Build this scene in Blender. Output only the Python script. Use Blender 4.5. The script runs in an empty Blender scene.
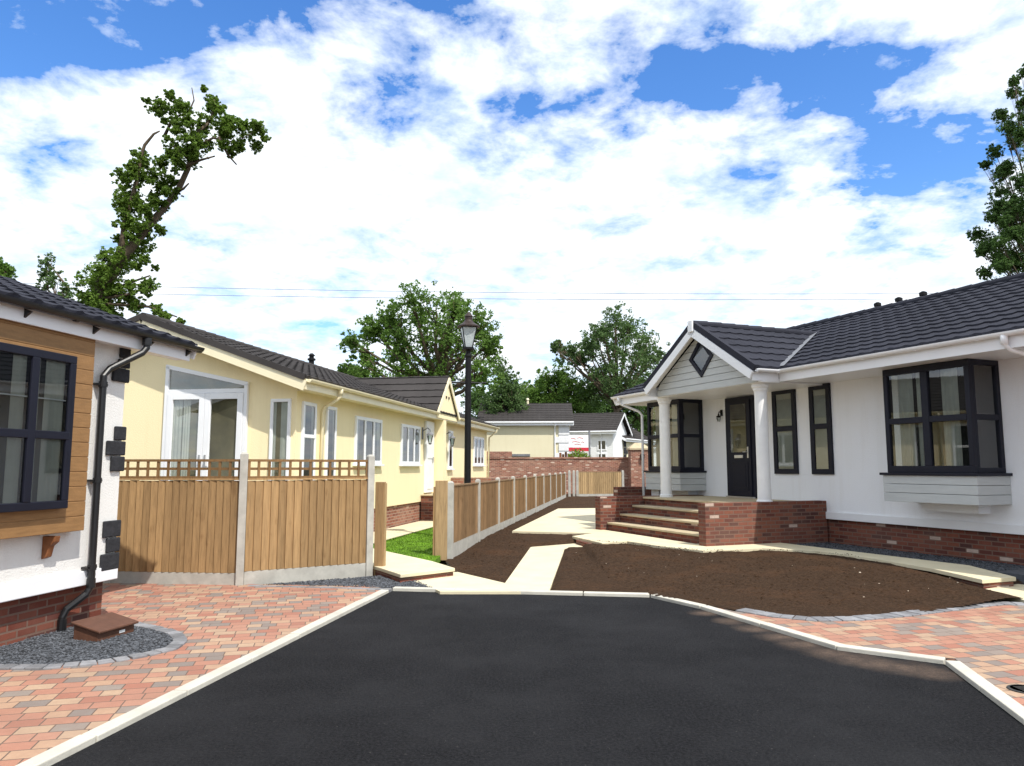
import bpy, math, random
from mathutils import Vector, Matrix, noise
random.seed(11)
scene = bpy.context.scene
COL = scene.collection
R = math.radians

# ------------------------------------------------------------------ camera model (used to measure the place from the photo)
F, H = 750.0, 1.65
TH = math.atan(84 / F)
def ray(x, y):
    u, v = (x - 512) / F, (383 - y) / F
    return Vector((u, math.cos(TH) - v * math.sin(TH), math.sin(TH) + v * math.cos(TH)))
def at(x, y, z=0.0):
    r = ray(x, y); return Vector((0, 0, H)) + r * ((z - H) / r.z)
def atY(x, y, Y):
    r = ray(x, y); return Vector((0, 0, H)) + r * (Y / r.y)
def xy(px, py, z=0.0):
    p = at(px, py, z); return (p.x, p.y)

# ------------------------------------------------------------------ material helpers
MATS = {}
def nt(name):
    m = bpy.data.materials.new(name); m.use_nodes = True
    t = m.node_tree; t.nodes.clear()
    out = t.nodes.new('ShaderNodeOutputMaterial')
    b = t.nodes.new('ShaderNodeBsdfPrincipled')
    t.links.new(b.outputs[0], out.inputs[0])
    MATS[name] = m
    return m, t, b
def N(t, typ, **kw):
    n = t.nodes.new(typ)
    for k, v in kw.items():
        if k in n.inputs: n.inputs[k].default_value = v
        else: setattr(n, k, v)
    return n
def L(t, a, b): t.links.new(a, b)
def ramp(t, fac, stops, interp='LINEAR'):
    r = t.nodes.new('ShaderNodeValToRGB'); cr = r.color_ramp; cr.interpolation = interp
    while len(cr.elements) < len(stops): cr.elements.new(0.5)
    for e, (p, c) in zip(cr.elements, stops):
        e.position = p; e.color = (*c, 1) if len(c) == 3 else c
    L(t, fac, r.inputs[0]); return r.outputs[0]
def mix(t, fac, a, b, blend='MIX'):
    m = t.nodes.new('ShaderNodeMix'); m.data_type = 'RGBA'; m.blend_type = blend
    for sock, v in ((m.inputs[0], fac), (m.inputs[6], a), (m.inputs[7], b)):
        if hasattr(v, 'links') or hasattr(v, 'is_linked'): L(t, v, sock)
        else: sock.default_value = v if not isinstance(v, tuple) else ((*v, 1) if len(v) == 3 else v)
    return m.outputs[2]
def noise_n(t, scale, detail=4, rough=.55, coord=None, vecscale=None):
    n = t.nodes.new('ShaderNodeTexNoise'); n.inputs['Scale'].default_value = scale
    n.inputs['Detail'].default_value = detail; n.inputs['Roughness'].default_value = rough
    c = t.nodes.new('ShaderNodeTexCoord')
    src = c.outputs[coord or 'Object']
    if vecscale:
        mp = t.nodes.new('ShaderNodeMapping'); mp.inputs['Scale'].default_value = vecscale
        L(t, src, mp.inputs[0]); src = mp.outputs[0]
    L(t, src, n.inputs['Vector'])
    return n.outputs['Fac']
def bump(t, b, h, strength=.3, dist=.01, prev=None):
    n = t.nodes.new('ShaderNodeBump'); n.inputs['Strength'].default_value = strength; n.inputs['Distance'].default_value = dist
    L(t, h, n.inputs['Height'])
    if prev: L(t, prev, n.inputs['Normal'])
    L(t, n.outputs[0], b.inputs['Normal']); return n.outputs[0]

def simple(name, col, rough=.6, var=.12, nscale=6, bstr=.15, bscale=60, spec=.3, metal=0, vec=None, island=0):
    m, t, b = nt(name)
    f = noise_n(t, nscale, 5, .6, vecscale=vec)
    d = tuple(c * (1 - var) for c in col); l = tuple(min(1, c * (1 + var)) for c in col)
    c = ramp(t, f, [(.3, d), (.7, l)])
    if island:
        g = t.nodes.new('ShaderNodeNewGeometry')
        hs = t.nodes.new('ShaderNodeHueSaturation')
        mr = N(t, 'ShaderNodeMapRange'); mr.inputs['To Min'].default_value = 1 - island; mr.inputs['To Max'].default_value = 1 + island
        L(t, g.outputs['Random Per Island'], mr.inputs[0]); L(t, mr.outputs[0], hs.inputs['Value']); L(t, c, hs.inputs['Color']); c = hs.outputs[0]
    L(t, c, b.inputs['Base Color'])
    b.inputs['Roughness'].default_value = rough; b.inputs['Specular IOR Level'].default_value = spec; b.inputs['Metallic'].default_value = metal
    if bstr:
        bump(t, b, noise_n(t, bscale, 4), bstr, .01)
    return m

def render_wall(name, col, dirt=.06, scale=55, bstr=.5):
    m, t, b = nt(name)
    f = noise_n(t, .9, 6, .65); f2 = noise_n(t, 7, 5, .6)
    c1 = mix(t, f, tuple(c * (1 - dirt) for c in col), tuple(min(1, c * (1 + dirt * .5)) for c in col))
    c2 = mix(t, f2, c1, tuple(c * (1 - dirt * .8) for c in col)); 
    mm = mix(t, .45, c1, c2)
    st_ = noise_n(t, 2.2, 5, .65, vecscale=(2.4, 2.4, .22)); mm = mix(t, ramp(t, st_, [(.50, (0, 0, 0)), (.75, (.35,) * 3)]), mm, tuple(c * k for c, k in zip(col, (.84, .82, .78)))); L(t, mm, b.inputs['Base Color'])
    b.inputs['Roughness'].default_value = .85; b.inputs['Specular IOR Level'].default_value = .2
    bump(t, b, noise_n(t, scale, 5, .7), bstr, .012)
    return m

def brick_mat(name, stops, mortar, bw=.225, rh=.075, ms=.010, rot=0, offset=.5, bst=.5, rough=.85, nmix=.35, squash=1, sqf=2, wet=None, dark=.55):
    m, t, b = nt(name)
    uv = t.nodes.new('ShaderNodeUVMap'); mp = t.nodes.new('ShaderNodeMapping'); mp.inputs['Rotation'].default_value[2] = rot
    L(t, uv.outputs[0], mp.inputs[0])
    br = t.nodes.new('ShaderNodeTexBrick'); br.offset = offset; br.squash = squash; br.squash_frequency = sqf
    br.inputs['Color1'].default_value = (0, 0, 0, 1); br.inputs['Color2'].default_value = (1, 1, 1, 1); br.inputs['Mortar'].default_value = (0, 0, 0, 1)
    br.inputs['Scale'].default_value = 1; br.inputs['Mortar Size'].default_value = ms; br.inputs['Mortar Smooth'].default_value = .15
    br.inputs['Brick Width'].default_value = bw; br.inputs['Row Height'].default_value = rh
    # slight wobble of the joints
    L(t, mp.outputs[0], br.inputs['Vector'])
    c = ramp(t, br.outputs['Color'], stops, 'CONSTANT')
    n1 = noise_n(t, 14, 6, .7); n2 = noise_n(t, 1.3, 4, .6)
    c = mix(t, ramp(t, n1, [(.35, (0, 0, 0)), (.75, (nmix,) * 3)]), c, tuple(x * .5 for x in stops[0][1]))
    c = mix(t, ramp(t, n2, [(.4, (0, 0, 0)), (.8, (.35,) * 3)]), c, tuple(min(1, x * 1.4) for x in mortar))
    c = mix(t, br.outputs['Fac'], c, mortar)
    L(t, c, b.inputs['Base Color']); b.inputs['Roughness'].default_value = rough; b.inputs['Specular IOR Level'].default_value = .25
    inv = N(t, 'ShaderNodeMath', operation='SUBTRACT'); inv.inputs[0].default_value = 1; L(t, br.outputs['Fac'], inv.inputs[1])
    p = bump(t, b, inv.outputs[0], bst, .006)
    bump(t, b, noise_n(t, 90, 4), .3, .006, p)
    return m

# ------------------------------------------------------------------ materials
brick_mat('brick', [(0, (.150, .042, .027)), (.22, (.20, .060, .037)), (.45, (.115, .034, .026)), (.62, (.22, .076, .046)), (.8, (.080, .033, .029)), (.92, (.19, .060, .040)), (.968, (.55, .43, .36))], (.17, .105, .08))
brick_mat('brick_far', [(0, (.25, .09, .055)), (.2, (.32, .12, .08)), (.5, (.2, .07, .05)), (.75, (.36, .17, .11)), (.9, (.5, .33, .25)), (.97, (.7, .55, .45))], (.34, .24, .18), nmix=.5)
brick_mat('paving', [(0, (.39, .19, .132)), (.2, (.42, .270, .180)), (.36, (.41, .215, .150)), (.48, (.43, .30, .205)), (.57, (.34, .15, .105)), (.68, (.215, .185, .165)), (.79, (.38, .190, .130)), (.86, (.255, .215, .185))], (.13, .095, .075), bw=.20, rh=.145, ms=.005, rot=R(-14), bst=.45, nmix=.28, squash=.72, sqf=3)
simple('setts', (.2, .2, .21), .85, .25, 9, .4, 60, island=.25)
simple('concrete', (.52, .51, .47), .85, .16, 5, .25, 70)
simple('kerb', (.50, .475, .41), .85, .14, 3, .3, 60)
simple('post_concrete', (.40, .385, .345), .85, .16, 6, .3, 70)
simple('flags', (.62, .55, .38), .8, .09, 2.2, .25, 60)
simple('step_tread', (.46, .38, .25), .8, .12, 4, .25, 60)
simple('white_upvc', (.80, .81, .83), .35, .03, 2, 0, spec=.5)
simple('cream_upvc', (.80, .72, .50), .4, .04, 2, 0, spec=.5)
simple('navy', (.0085, .0095, .019), .5, .15, 5, .05, 60, spec=.25)
simple('black_plastic', (.008, .008, .009), .38, .2, 5, .05, 60, spec=.5)
simple('lamp_black', (.007, .007, .008), .55, .3, 12, .1, 60, spec=.2)
simple('copper_brown', (.035, .022, .018), .5, .3, 20, .1, 60)
simple('quoin_stone', (.026, .027, .031), .9, .3, 12, .8, 35)
simple('brown_box', (.105, .048, .030), .55, .18, 8, .1, 60)
simple('corbel_wood', (.22, .085, .032), .6, .25, 10, .2, 50)
simple('grey_clad', (.47, .49, .49), .55, .06, 3, .12, 40, vec=(1, 1, 6))
simple('tan_clad', (.27, .148, .06), .55, .16, 4, .2, 40, vec=(1.5, 1.5, 9))
simple('lead', (.17, .175, .19), .6, .2, 6, .1, 40)
simple('metal', (.6, .6, .6), .3, .1, 6, 0, metal=.9)
simple('bark', (.10, .075, .05), .9, .35, 9, .8, 25)
simple('curtain', (.50, .50, .44), .9, .12, 3, .1, 30)
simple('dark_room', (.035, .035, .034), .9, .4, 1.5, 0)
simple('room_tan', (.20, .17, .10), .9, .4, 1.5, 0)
simple('white_paint', (.8, .8, .79), .6, .05, 4, .1, 50)
simple('red_paint', (.55, .03, .05), .6, .1, 4, .0)
simple('cast_iron', (.06, .058, .055), .6, .3, 25, .5, 90, metal=.4)
render_wall('white_render', (.87, .885, .915))
render_wall('white_render_warm', (.80, .79, .76), bstr=.8)
render_wall('cream_render', (.92, .79, .50), scale=40)
render_wall('cream_pale', (.74, .68, .48), scale=40)
render_wall('white_far', (.78, .79, .8))
simple('frosted', (.40, .45, .46), .25, .2, 9, 0, spec=.5)
simple('wire', (.11, .12, .13), .6, .1, 5, 0)

# timber
def timber(name, col, island=.22):
    m, t, b = nt(name)
    f = noise_n(t, 5, 6, .65, vecscale=(6, 6, .55)); k = noise_n(t, 3.2, 3, .5, vecscale=(2.6, 2.6, 1))
    c = ramp(t, f, [(.25, tuple(x * .66 for x in col)), (.5, col), (.78, tuple(min(1, x * 1.28) for x in col))])
    c = mix(t, ramp(t, k, [(.62, (0, 0, 0)), (.74, (.55,) * 3)]), c, (col[0] * .5, col[1] * .42, col[2] * .36))
    g = t.nodes.new('ShaderNodeNewGeometry'); hs = t.nodes.new('ShaderNodeHueSaturation')
    mr = N(t, 'ShaderNodeMapRange'); mr.inputs['To Min'].default_value = 1 - island; mr.inputs['To Max'].default_value = 1 + island
    L(t, g.outputs['Random Per Island'], mr.inputs[0]); L(t, mr.outputs[0], hs.inputs['Value']); L(t, c, hs.inputs['Color'])
    L(t, hs.outputs[0], b.inputs['Base Color']); b.inputs['Roughness'].default_value = .8; b.inputs['Specular IOR Level'].default_value = .2
    bump(t, b, f, .3, .006)
timber('timber', (.31, .195, .092)); timber('timber_pale', (.36, .245, .125)); timber('timber_row', (.25, .16, .085)); timber('timber_dark', (.20, .115, .05))

# roof tiles: dark granulated sheets
def tile_mat(name, col):
    m, t, b = nt(name)
    g = noise_n(t, 160, 3, .8); w = noise_n(t, 1.1, 5, .6)
    c = ramp(t, g, [(.3, tuple(x * .6 for x in col)), (.75, tuple(x * 1.5 for x in col))])
    c = mix(t, ramp(t, w, [(.35, (0, 0, 0)), (.75, (.5,) * 3)]), c, tuple(x * 1.7 for x in col))
    L(t, c, b.inputs['Base Color']); b.inputs['Roughness'].default_value = .85; b.inputs['Specular IOR Level'].default_value = .1
    bump(t, b, g, .3, .004)
tile_mat('tile_blue', (.027, .028, .037)); tile_mat('tile_grey', (.045, .041, .040))

# tarmac
def tarmac():
    m, t, b = nt('tarmac')
    g = noise_n(t, 140, 3, .8); w = noise_n(t, .7, 8, .7); s = noise_n(t, 2.2, 8, .75, vecscale=(.8, 1.5, 1)); sp = noise_n(t, 48, 2, .5)
    c = ramp(t, g, [(.3, (.004, .004, .005)), (.55, (.010, .010, .012)), (.8, (.036, .036, .040))])
    c = mix(t, ramp(t, w, [(.42, (0, 0, 0)), (.66, (.55,) * 3)]), c, (.034, .034, .037))
    c = mix(t, ramp(t, s, [(.60, (0, 0, 0)), (.80, (.45,) * 3)]), c, (.05, .047, .047))
    c = mix(t, ramp(t, sp, [(.70, (0, 0, 0)), (.75, (.6,) * 3)]), c, (.16, .15, .14))
    # sandy dust swept against the right-hand kerb
    co = t.nodes.new('ShaderNodeTexCoord')
    dsum = None
    for (px, py, r) in ((930, 672, .34), (905, 668, .36), (880, 664, .34), (855, 659, .34), (830, 653, .32), (805, 645, .32), (780, 637, .3), (755, 629, .28), (730, 621, .26), (705, 613, .24)):
        q = at(px, py)
        d = N(t, 'ShaderNodeVectorMath', operation='DISTANCE'); d.inputs[1].default_value = (q.x, q.y, 0); L(t, co.outputs['Object'], d.inputs[0])
        mr = N(t, 'ShaderNodeMapRange'); mr.inputs['From Min'].default_value = r * 1.25; mr.inputs['From Max'].default_value = 0; L(t, d.outputs['Value'], mr.inputs[0])
        if dsum is None: dsum = mr.outputs[0]
        else:
            a = N(t, 'ShaderNodeMath', operation='MAXIMUM'); L(t, dsum, a.inputs[0]); L(t, mr.outputs[0], a.inputs[1]); dsum = a.outputs[0]
    nz = noise_n(t, 5, 6, .7)
    mu = N(t, 'ShaderNodeMath', operation='MULTIPLY'); L(t, dsum, mu.inputs[0]); L(t, nz, mu.inputs[1])
    c = mix(t, ramp(t, mu.outputs[0], [(.14, (0, 0, 0)), (.6, (.8,) * 3)]), c, (.24, .165, .12))
    L(t, c, b.inputs['Base Color']); b.inputs['Roughness'].default_value = .9; b.inputs['Specular IOR Level'].default_value = .12
    g2 = noise_n(t, 45, 4, .75); c = mix(t, ramp(t, g2, [(.42, (0, 0, 0)), (.66, (.6,) * 3)]), c, (.04, .04, .043)); L(t, c, b.inputs['Base Color'])
    p = bump(t, b, g, 1, .012); bump(t, b, g2, .8, .02, p)
tarmac()

def soil():
    m, t, b = nt('soil')
    w = noise_n(t, 1.1, 6, .65); g = noise_n(t, 26, 6, .75); s = noise_n(t, 70, 2, .5)
    c = ramp(t, g, [(.28, (.014, .008, .005)), (.5, (.050, .029, .017)), (.75, (.10, .060, .036))])
    c = mix(t, ramp(t, w, [(.5, (0, 0, 0)), (.75, (.4,) * 3)]), c, (.115, .056, .028))
    c = mix(t, ramp(t, s, [(.73, (0, 0, 0)), (.77, (.5,) * 3)]), c, (.2, .14, .09))
    L(t, c, b.inputs['Base Color']); b.inputs['Roughness'].default_value = 1; b.inputs['Specular IOR Level'].default_value = .1
    p = bump(t, b, g, 1, .03); bump(t, b, noise_n(t, 110, 4, .7), .7, .01, p)
soil()
simple('ground', (.085, .08, .045), 1, .4, .8, .6, 12)
simple('gravel_slate', (.07, .075, .085), .85, .3, 20, .3, 80, island=.7)
simple('stone_chip', (.5, .42, .34), .9, .3, 20, .3, 80, island=.4)
simple('grass', (.12, .235, .012), .8, .3, 3, 0, island=.4)
simple('grass_base', (.10, .20, .012), .9, .3, 3, .5, 60)

# foliage: a little light passes through the leaves
def leaf_mat(name, c1, c2):
    m, t, b = nt(name)
    g = t.nodes.new('ShaderNodeNewGeometry')
    c = ramp(t, g.outputs['Random Per Island'], [(0, c1), (.6, tuple((a + d) / 2 for a, d in zip(c1, c2))), (1, c2)])
    n = noise_n(t, .45, 3, .5); c = mix(t, ramp(t, n, [(.35, (0, 0, 0)), (.7, (.55,) * 3)]), c, tuple(x * 1.25 for x in c2))
    L(t, c, b.inputs['Base Color']); b.inputs['Roughness'].default_value = .55; b.inputs['Specular IOR Level'].default_value = .3
    tr = t.nodes.new('ShaderNodeBsdfTranslucent'); L(t, c, tr.inputs[0])
    mx = t.nodes.new('ShaderNodeMixShader'); mx.inputs[0].default_value = .42
    out = [n for n in t.nodes if n.type == 'OUTPUT_MATERIAL'][0]
    L(t, b.outputs[0], mx.inputs[1]); L(t, tr.outputs[0], mx.inputs[2]); L(t, mx.outputs[0], out.inputs[0])
leaf_mat('leaf_mid', (.060, .125, .022), (.150, .26, .045))
leaf_mat('leaf_dark', (.042, .092, .024), (.105, .19, .045))
leaf_mat('leaf_ivy', (.060, .120, .016), (.17, .27, .038))
leaf_mat('leaf_grey', (.055, .11, .032), (.13, .21, .068))
leaf_mat('leaf_lime', (.10, .17, .02), (.2, .3, .04))

# glass: clear sheet with Fresnel mirror reflection
def glass():
    m, t, b = nt('glass')
    out = [n for n in t.nodes if n.type == 'OUTPUT_MATERIAL'][0]
    tr = t.nodes.new('ShaderNodeBsdfTransparent'); tr.inputs[0].default_value = (.80, .84, .83, 1)
    gl = t.nodes.new('ShaderNodeBsdfGlossy'); gl.inputs['Roughness'].default_value = .015
    fr = t.nodes.new('ShaderNodeFresnel'); fr.inputs[0].default_value = 1.55
    a = N(t, 'ShaderNodeMath', operation='MULTIPLY_ADD'); a.inputs[1].default_value = 1.2; a.inputs[2].default_value = .06; L(t, fr.outputs[0], a.inputs[0])
    mx = t.nodes.new('ShaderNodeMixShader'); L(t, a.outputs[0], mx.inputs[0]); L(t, tr.outputs[0], mx.inputs[1]); L(t, gl.outputs[0], mx.inputs[2])
    L(t, mx.outputs[0], out.inputs[0])
    nz = noise_n(t, .9, 2); bp = t.nodes.new('ShaderNodeBump'); bp.inputs['Strength'].default_value = .05; L(t, nz, bp.inputs['Height']); L(t, bp.outputs[0], gl.inputs['Normal'])
glass()

# ------------------------------------------------------------------ mesh builder
class MB:
    def __init__(s, M=None): s.v = []; s.f = []; s.M = M
    def add(s, vs, fs):
        o = len(s.v)
        for p in vs:
            p = Vector(p); s.v.append(s.M @ p if s.M else p)
        s.f += [tuple(i + o for i in f) for f in fs]; return s
    def box(s, x0, x1, y0, y1, z0, z1):
        x0, x1 = min(x0, x1), max(x0, x1); y0, y1 = min(y0, y1), max(y0, y1); z0, z1 = min(z0, z1), max(z0, z1)
        return s.add([(x0, y0, z0), (x1, y0, z0), (x1, y1, z0), (x0, y1, z0), (x0, y0, z1), (x1, y0, z1), (x1, y1, z1), (x0, y1, z1)],
                     [(0, 3, 2, 1), (4, 5, 6, 7), (0, 1, 5, 4), (1, 2, 6, 5), (2, 3, 7, 6), (3, 0, 4, 7)])
    def poly(s, pts): return s.add(pts, [tuple(range(len(pts)))])
    def prism(s, pts, d):
        """extrude polygon pts (3D) along vector d"""
        n = len(pts); d = Vector(d); a = [Vector(p) for p in pts]; b = [p + d for p in a]
        nrm = Vector((0, 0, 0))
        for i in range(n): nrm += a[i].cross(a[(i + 1) % n])
        fs = [tuple(range(n)), tuple(range(2 * n - 1, n - 1, -1))] + [(i, i + n, (i + 1) % n + n, (i + 1) % n) for i in range(n)]
        if nrm.dot(d) > 0: fs = [tuple(reversed(f)) for f in fs]
        return s.add(a + b, fs)
    def beam(s, a, b, w, h, up=(0, 0, 1)):
        a, b = Vector(a), Vector(b); d = (b - a).normalized(); sx = d.cross(Vector(up)).normalized(); uz = sx.cross(d)
        vs = []
        for p in (a, b):
            for i, j in ((-1, -1), (1, -1), (1, 1), (-1, 1)): vs.append(p + sx * (i * w / 2) + uz * (j * h / 2))
        return s.add(vs, [(0, 1, 2, 3), (7, 6, 5, 4), (0, 4, 5, 1), (1, 5, 6, 2), (2, 6, 7, 3), (3, 7, 4, 0)])
    def tube(s, pts, rs, n=10, cap=True):
        pts = [Vector(p) for p in pts]
        if not isinstance(rs, (list, tuple)): rs = [rs] * len(pts)
        vs, fs = [], []; ref = None
        for i, p in enumerate(pts):
            d = (pts[min(i + 1, len(pts) - 1)] - pts[max(i - 1, 0)]).normalized()
            if ref is None: ref = d.orthogonal().normalized()
            ref = (ref - d * ref.dot(d)).normalized(); q = d.cross(ref)
            for k in range(n):
                a = 2 * math.pi * k / n; vs.append(p + (ref * math.cos(a) + q * math.sin(a)) * rs[i])
        for i in range(len(pts) - 1):
            for k in range(n):
                fs.append((i * n + k, i * n + (k + 1) % n, (i + 1) * n + (k + 1) % n, (i + 1) * n + k))
        if cap: fs += [tuple(range(n - 1, -1, -1)), tuple(range((len(pts) - 1) * n, len(pts) * n))]
        return s.add(vs, fs)
    def lathe(s, prof, c=(0, 0, 0), n=20):
        return s.tube([(c[0], c[1], c[2] + z) for r, z in prof], [r for r, z in prof], n)
    def build(s, name, mat, parent=None, smooth=False, bevel=0):
        me = bpy.data.meshes.new(name); me.from_pydata([tuple(p) for p in s.v], [], s.f); me.update()
        uv = me.uv_layers.new(name='UVMap')
        Z = Vector((0, 0, 1))
        for pl in me.polygons:
            n = pl.normal
            if abs(n.z) > .985: t, bb = Vector((1, 0, 0)), Vector((0, 1, 0))
            else:
                t = Z.cross(n).normalized(); bb = n.cross(t)
                if t.x < 0 and abs(t.x) > abs(t.y) or (t.y < 0 and abs(t.y) >= abs(t.x)): t = -t
            for li in pl.loop_indices:
                co = me.vertices[me.loops[li].vertex_index].co
                uv.data[li].uv = (co.dot(t), co.dot(bb))
        if smooth:
            for pl in me.polygons: pl.use_smooth = True
        me.materials.append(MATS[mat])
        o = bpy.data.objects.new(name, me); COL.objects.link(o)
        if parent: o.parent = parent
        if bevel:
            b = o.modifiers.new('bevel', 'BEVEL'); b.width = bevel; b.segments = 2; b.limit_method = 'ANGLE'
        return o

def tag(o, label=None, cat=None, group=None, kind=None):
    if label: o['label'] = label
    if cat: o['category'] = cat
    if group: o['group'] = group
    if kind: o['kind'] = kind
    return o
def empty(name, loc=(0, 0, 0), rz=0, label=None, cat=None, group=None):
    o = bpy.data.objects.new(name, None); COL.objects.link(o); o.location = loc; o.rotation_euler = (0, 0, rz)
    o.empty_display_size = .2
    return tag(o, label, cat, group)
def inside(x, y, poly):
    c = False; n = len(poly)
    for i in range(n):
        x1, y1 = poly[i][0], poly[i][1]; x2, y2 = poly[(i + 1) % n][0], poly[(i + 1) % n][1]
        if (y1 > y) != (y2 > y) and x < (x2 - x1) * (y - y1) / (y2 - y1) + x1: c = not c
    return c
def slab(name, pts, z, mat, depth=.12, kind='structure', label=None, bevel=0):
    """horizontal sheet with side faces, pts = plan outline"""
    mb = MB(); mb.prism([(p[0], p[1], z) for p in pts], (0, 0, -depth))
    return tag(mb.build(name, mat, bevel=bevel), label, None, None, kind)

# ================================================================== GROUND
g = MB(); g.poly([(-600, -300, -.09), (600, -300, -.09), (600, 1200, -.09), (-600, 1200, -.09)])
tag(g.build('ground', 'ground'), kind='structure')

kerb_line = [xy(-40, 812), xy(50, 766), xy(393, 590.5)]
kL0 = xy(50, 766); kL1 = xy(392, 591); kC = xy(650, 597.5); kR1 = xy(700, 609); kR2 = xy(836, 650); kR3 = xy(945, 664.5); kR4 = xy(1024, 725)
def ext(a, b, d):
    v = Vector((a[0] - b[0], a[1] - b[1])).normalized(); return (a[0] + v.x * d, a[1] + v.y * d)
kL = ext(kL0, kL1, 9); kR = ext(kR4, kR3, 10)
road_out = [kL, kL1, kC, kR1, kR2, kR3, kR4, kR]
slab('road', road_out, 0, 'tarmac', .08)
# kerb stones along the road edge (short units with fine joints)
def kerb_run(pts, w, h, unit, name):
    mb = MB()
    for a, b in zip(pts[:-1], pts[1:]):
        a, b = Vector((a[0], a[1], 0)), Vector((b[0], b[1], 0)); ln = (b - a).length; d = (b - a) / ln; nrm = Vector((-d.y, d.x, 0))
        k = max(1, round(ln / unit))
        for i in range(k):
            p, q = a + d * (ln * i / k + .006), a + d * (ln * (i + 1) / k - .006)
            dz = random.uniform(-.003, .003)
            mb.prism([p + Vector((0, 0, h + dz)), q + Vector((0, 0, h + dz)), q + nrm * w + Vector((0, 0, h + dz)), p + nrm * w + Vector((0, 0, h + dz))], (0, 0, -h - .1))
    return tag(mb.build(name, 'kerb', bevel=.008), kind='structure')
kerb_run(road_out, .115, .04, .914, 'kerb')

def off(a, b, w):
    d = Vector((b[0] - a[0], b[1] - a[1])).normalized(); return Vector((-d.y, d.x)) * w
def pushed(pts, w):
    out = []
    for i, p in enumerate(pts):
        a = pts[max(0, i - 1)]; b = pts[min(len(pts) - 1, i + 1)]; o = off(a, b, w); out.append((p[0] + o.x, p[1] + o.y))
    return out

# left block paving
postA, postB = Vector((-3.77, 10.62, 0)), Vector((-2.18, 11.62, 0))
lp = pushed([kL, kL1], .10)
slab('block_paving', [lp[0], (lp[1][0], lp[1][1] - .02), (postB.x + .2, postB.y - 1.0), (postA.x + .25, postA.y + .03), (postA.x, postA.y + .12), (-9, postA.y + .75), (-14, 9), (-14, -5)], .03, 'paving', .1)
# right block paving
pave_edge = [xy(735, 614), xy(770, 620), xy(815, 624.5), xy(860, 624), xy(910, 619.5), xy(960, 613), xy(1005, 607.5), xy(1030, 608.5)]
rp = pushed([kC, kR1, kR2, kR3, kR4, kR], .10)
slab('block_paving', [rp[1], rp[2], (rp[3][0] + .03, rp[3][1] + .05), rp[4], rp[5], (14, rp[5][1]), (14, 9.2), pave_edge[-1]] + pave_edge[-2::-1], .03, 'paving', .1)

# setts edging
def setts(name, path, w, unit, z=.036):
    pts = [Vector((p[0], p[1], 0)) for p in path]
    mb = MB(); seg = [(pts[i + 1] - pts[i]).length for i in range(len(pts) - 1)]; tot = sum(seg)
    def P(s):
        for i, l in enumerate(seg):
            if s <= l or i == len(seg) - 1:
                d = (pts[i + 1] - pts[i]) / l; return pts[i] + d * s, d
            s -= l
    n = int(tot / unit)
    for i in range(n):
        a, _ = P(tot * i / n); b, _ = P(tot * (i + 1) / n); d = (b - a).normalized(); nr = Vector((-d.y, d.x, 0))
        _, d0 = P(max(0, tot * i / n - .02)); _, d1 = P(min(tot, tot * (i + 1) / n + .02))
        n0 = ((Vector((-d0.y, d0.x, 0)) + nr) / 2).normalized(); n1 = ((Vector((-d1.y, d1.x, 0)) + nr) / 2).normalized()
        a2, b2 = a + d * .005, b - d * .005; zz = Vector((0, 0, z + random.uniform(-.004, .004)))
        mb.prism([a2 + zz, b2 + zz, b2 + n1 * w + zz, a2 + n0 * w + zz], (0, 0, -.09))
    return tag(mb.build(name, 'setts', bevel=.006), kind='structure')
setts('path_edging', pave_edge[:], .2, .13, .042)

# concrete paths
ZP = .17
gate_slab = [xy(340, 541, .15), xy(432, 561, .15), xy(455, 568, .15), xy(400.5, 574.4, .15), xy(381, 568, .15), xy(345, 558, .15)]
slab('path', gate_slab, .15, 'flags', .05, bevel=.006)
gs = [Vector(p) for p in gate_slab]
cen = sum(gs, Vector((0, 0))) / len(gs)
slab('path_riser', [tuple(cen + (p - cen) * .975) for p in gs], .10, 'brick', .16)
slab('path', [xy(396, 574, .035), xy(437, 590, .035), xy(440, 591.5, .035), xy(549, 591.5, .035), xy(564.7, 548.6, .035), xy(594, 547, .035), xy(585, 541, .035), xy(531, 546.5, .035), xy(505, 583, .035), xy(458, 572, .035), xy(430, 565, .035)], .035, 'flags', .1)
# raised path round the porch and along the white house
HR = Vector((6.34, 15.7)); DX = Vector((.389, -.921)); DN = Vector((-.921, -.389))     # near-right along the facade / outwards
def hr(t, p): return tuple(HR + DX * t + DN * p)
up_path = [xy(1016, 577, ZP), xy(982, 579.5, ZP), xy(930, 568, ZP), xy(870, 558, ZP), xy(815, 550.5, ZP), xy(762, 548, ZP), xy(735, 549.5, ZP), xy(703, 550.5, ZP), xy(660, 546, ZP), xy(627, 541, ZP), xy(602, 543, ZP), xy(572, 536, ZP), xy(594, 533, ZP), xy(560, 532, ZP), xy(512, 531, ZP), xy(558, 508.5, ZP), xy(603, 508, ZP), hr(-4.05, 2.9), hr(-.25, 2.9), hr(-.1, 1.25), hr(4.0, 1.05)]
slab('path', up_path, ZP, 'flags', .055, bevel=.006)
shr = [up_path[i] for i in range(len(up_path))]
c0 = Vector(shr[0]); 
slab('path_riser', [xy(1013, 577.3, ZP), xy(983, 578.9, ZP), xy(950, 571.6, ZP), xy(985, 570.6, ZP)], .108, 'brick', .22)
slab('path_riser', [xy(576, 537.6, ZP), xy(601, 544.5, ZP), xy(606, 541, ZP), xy(580, 535, ZP)], .118, 'brick', .2)
slab('path', [xy(984, 589, .05), xy(1024, 600, .05), xy(1090, 612, .05), xy(1090, 592, .05), xy(1018, 584, .05)], .05, 'flags', .1)

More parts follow.
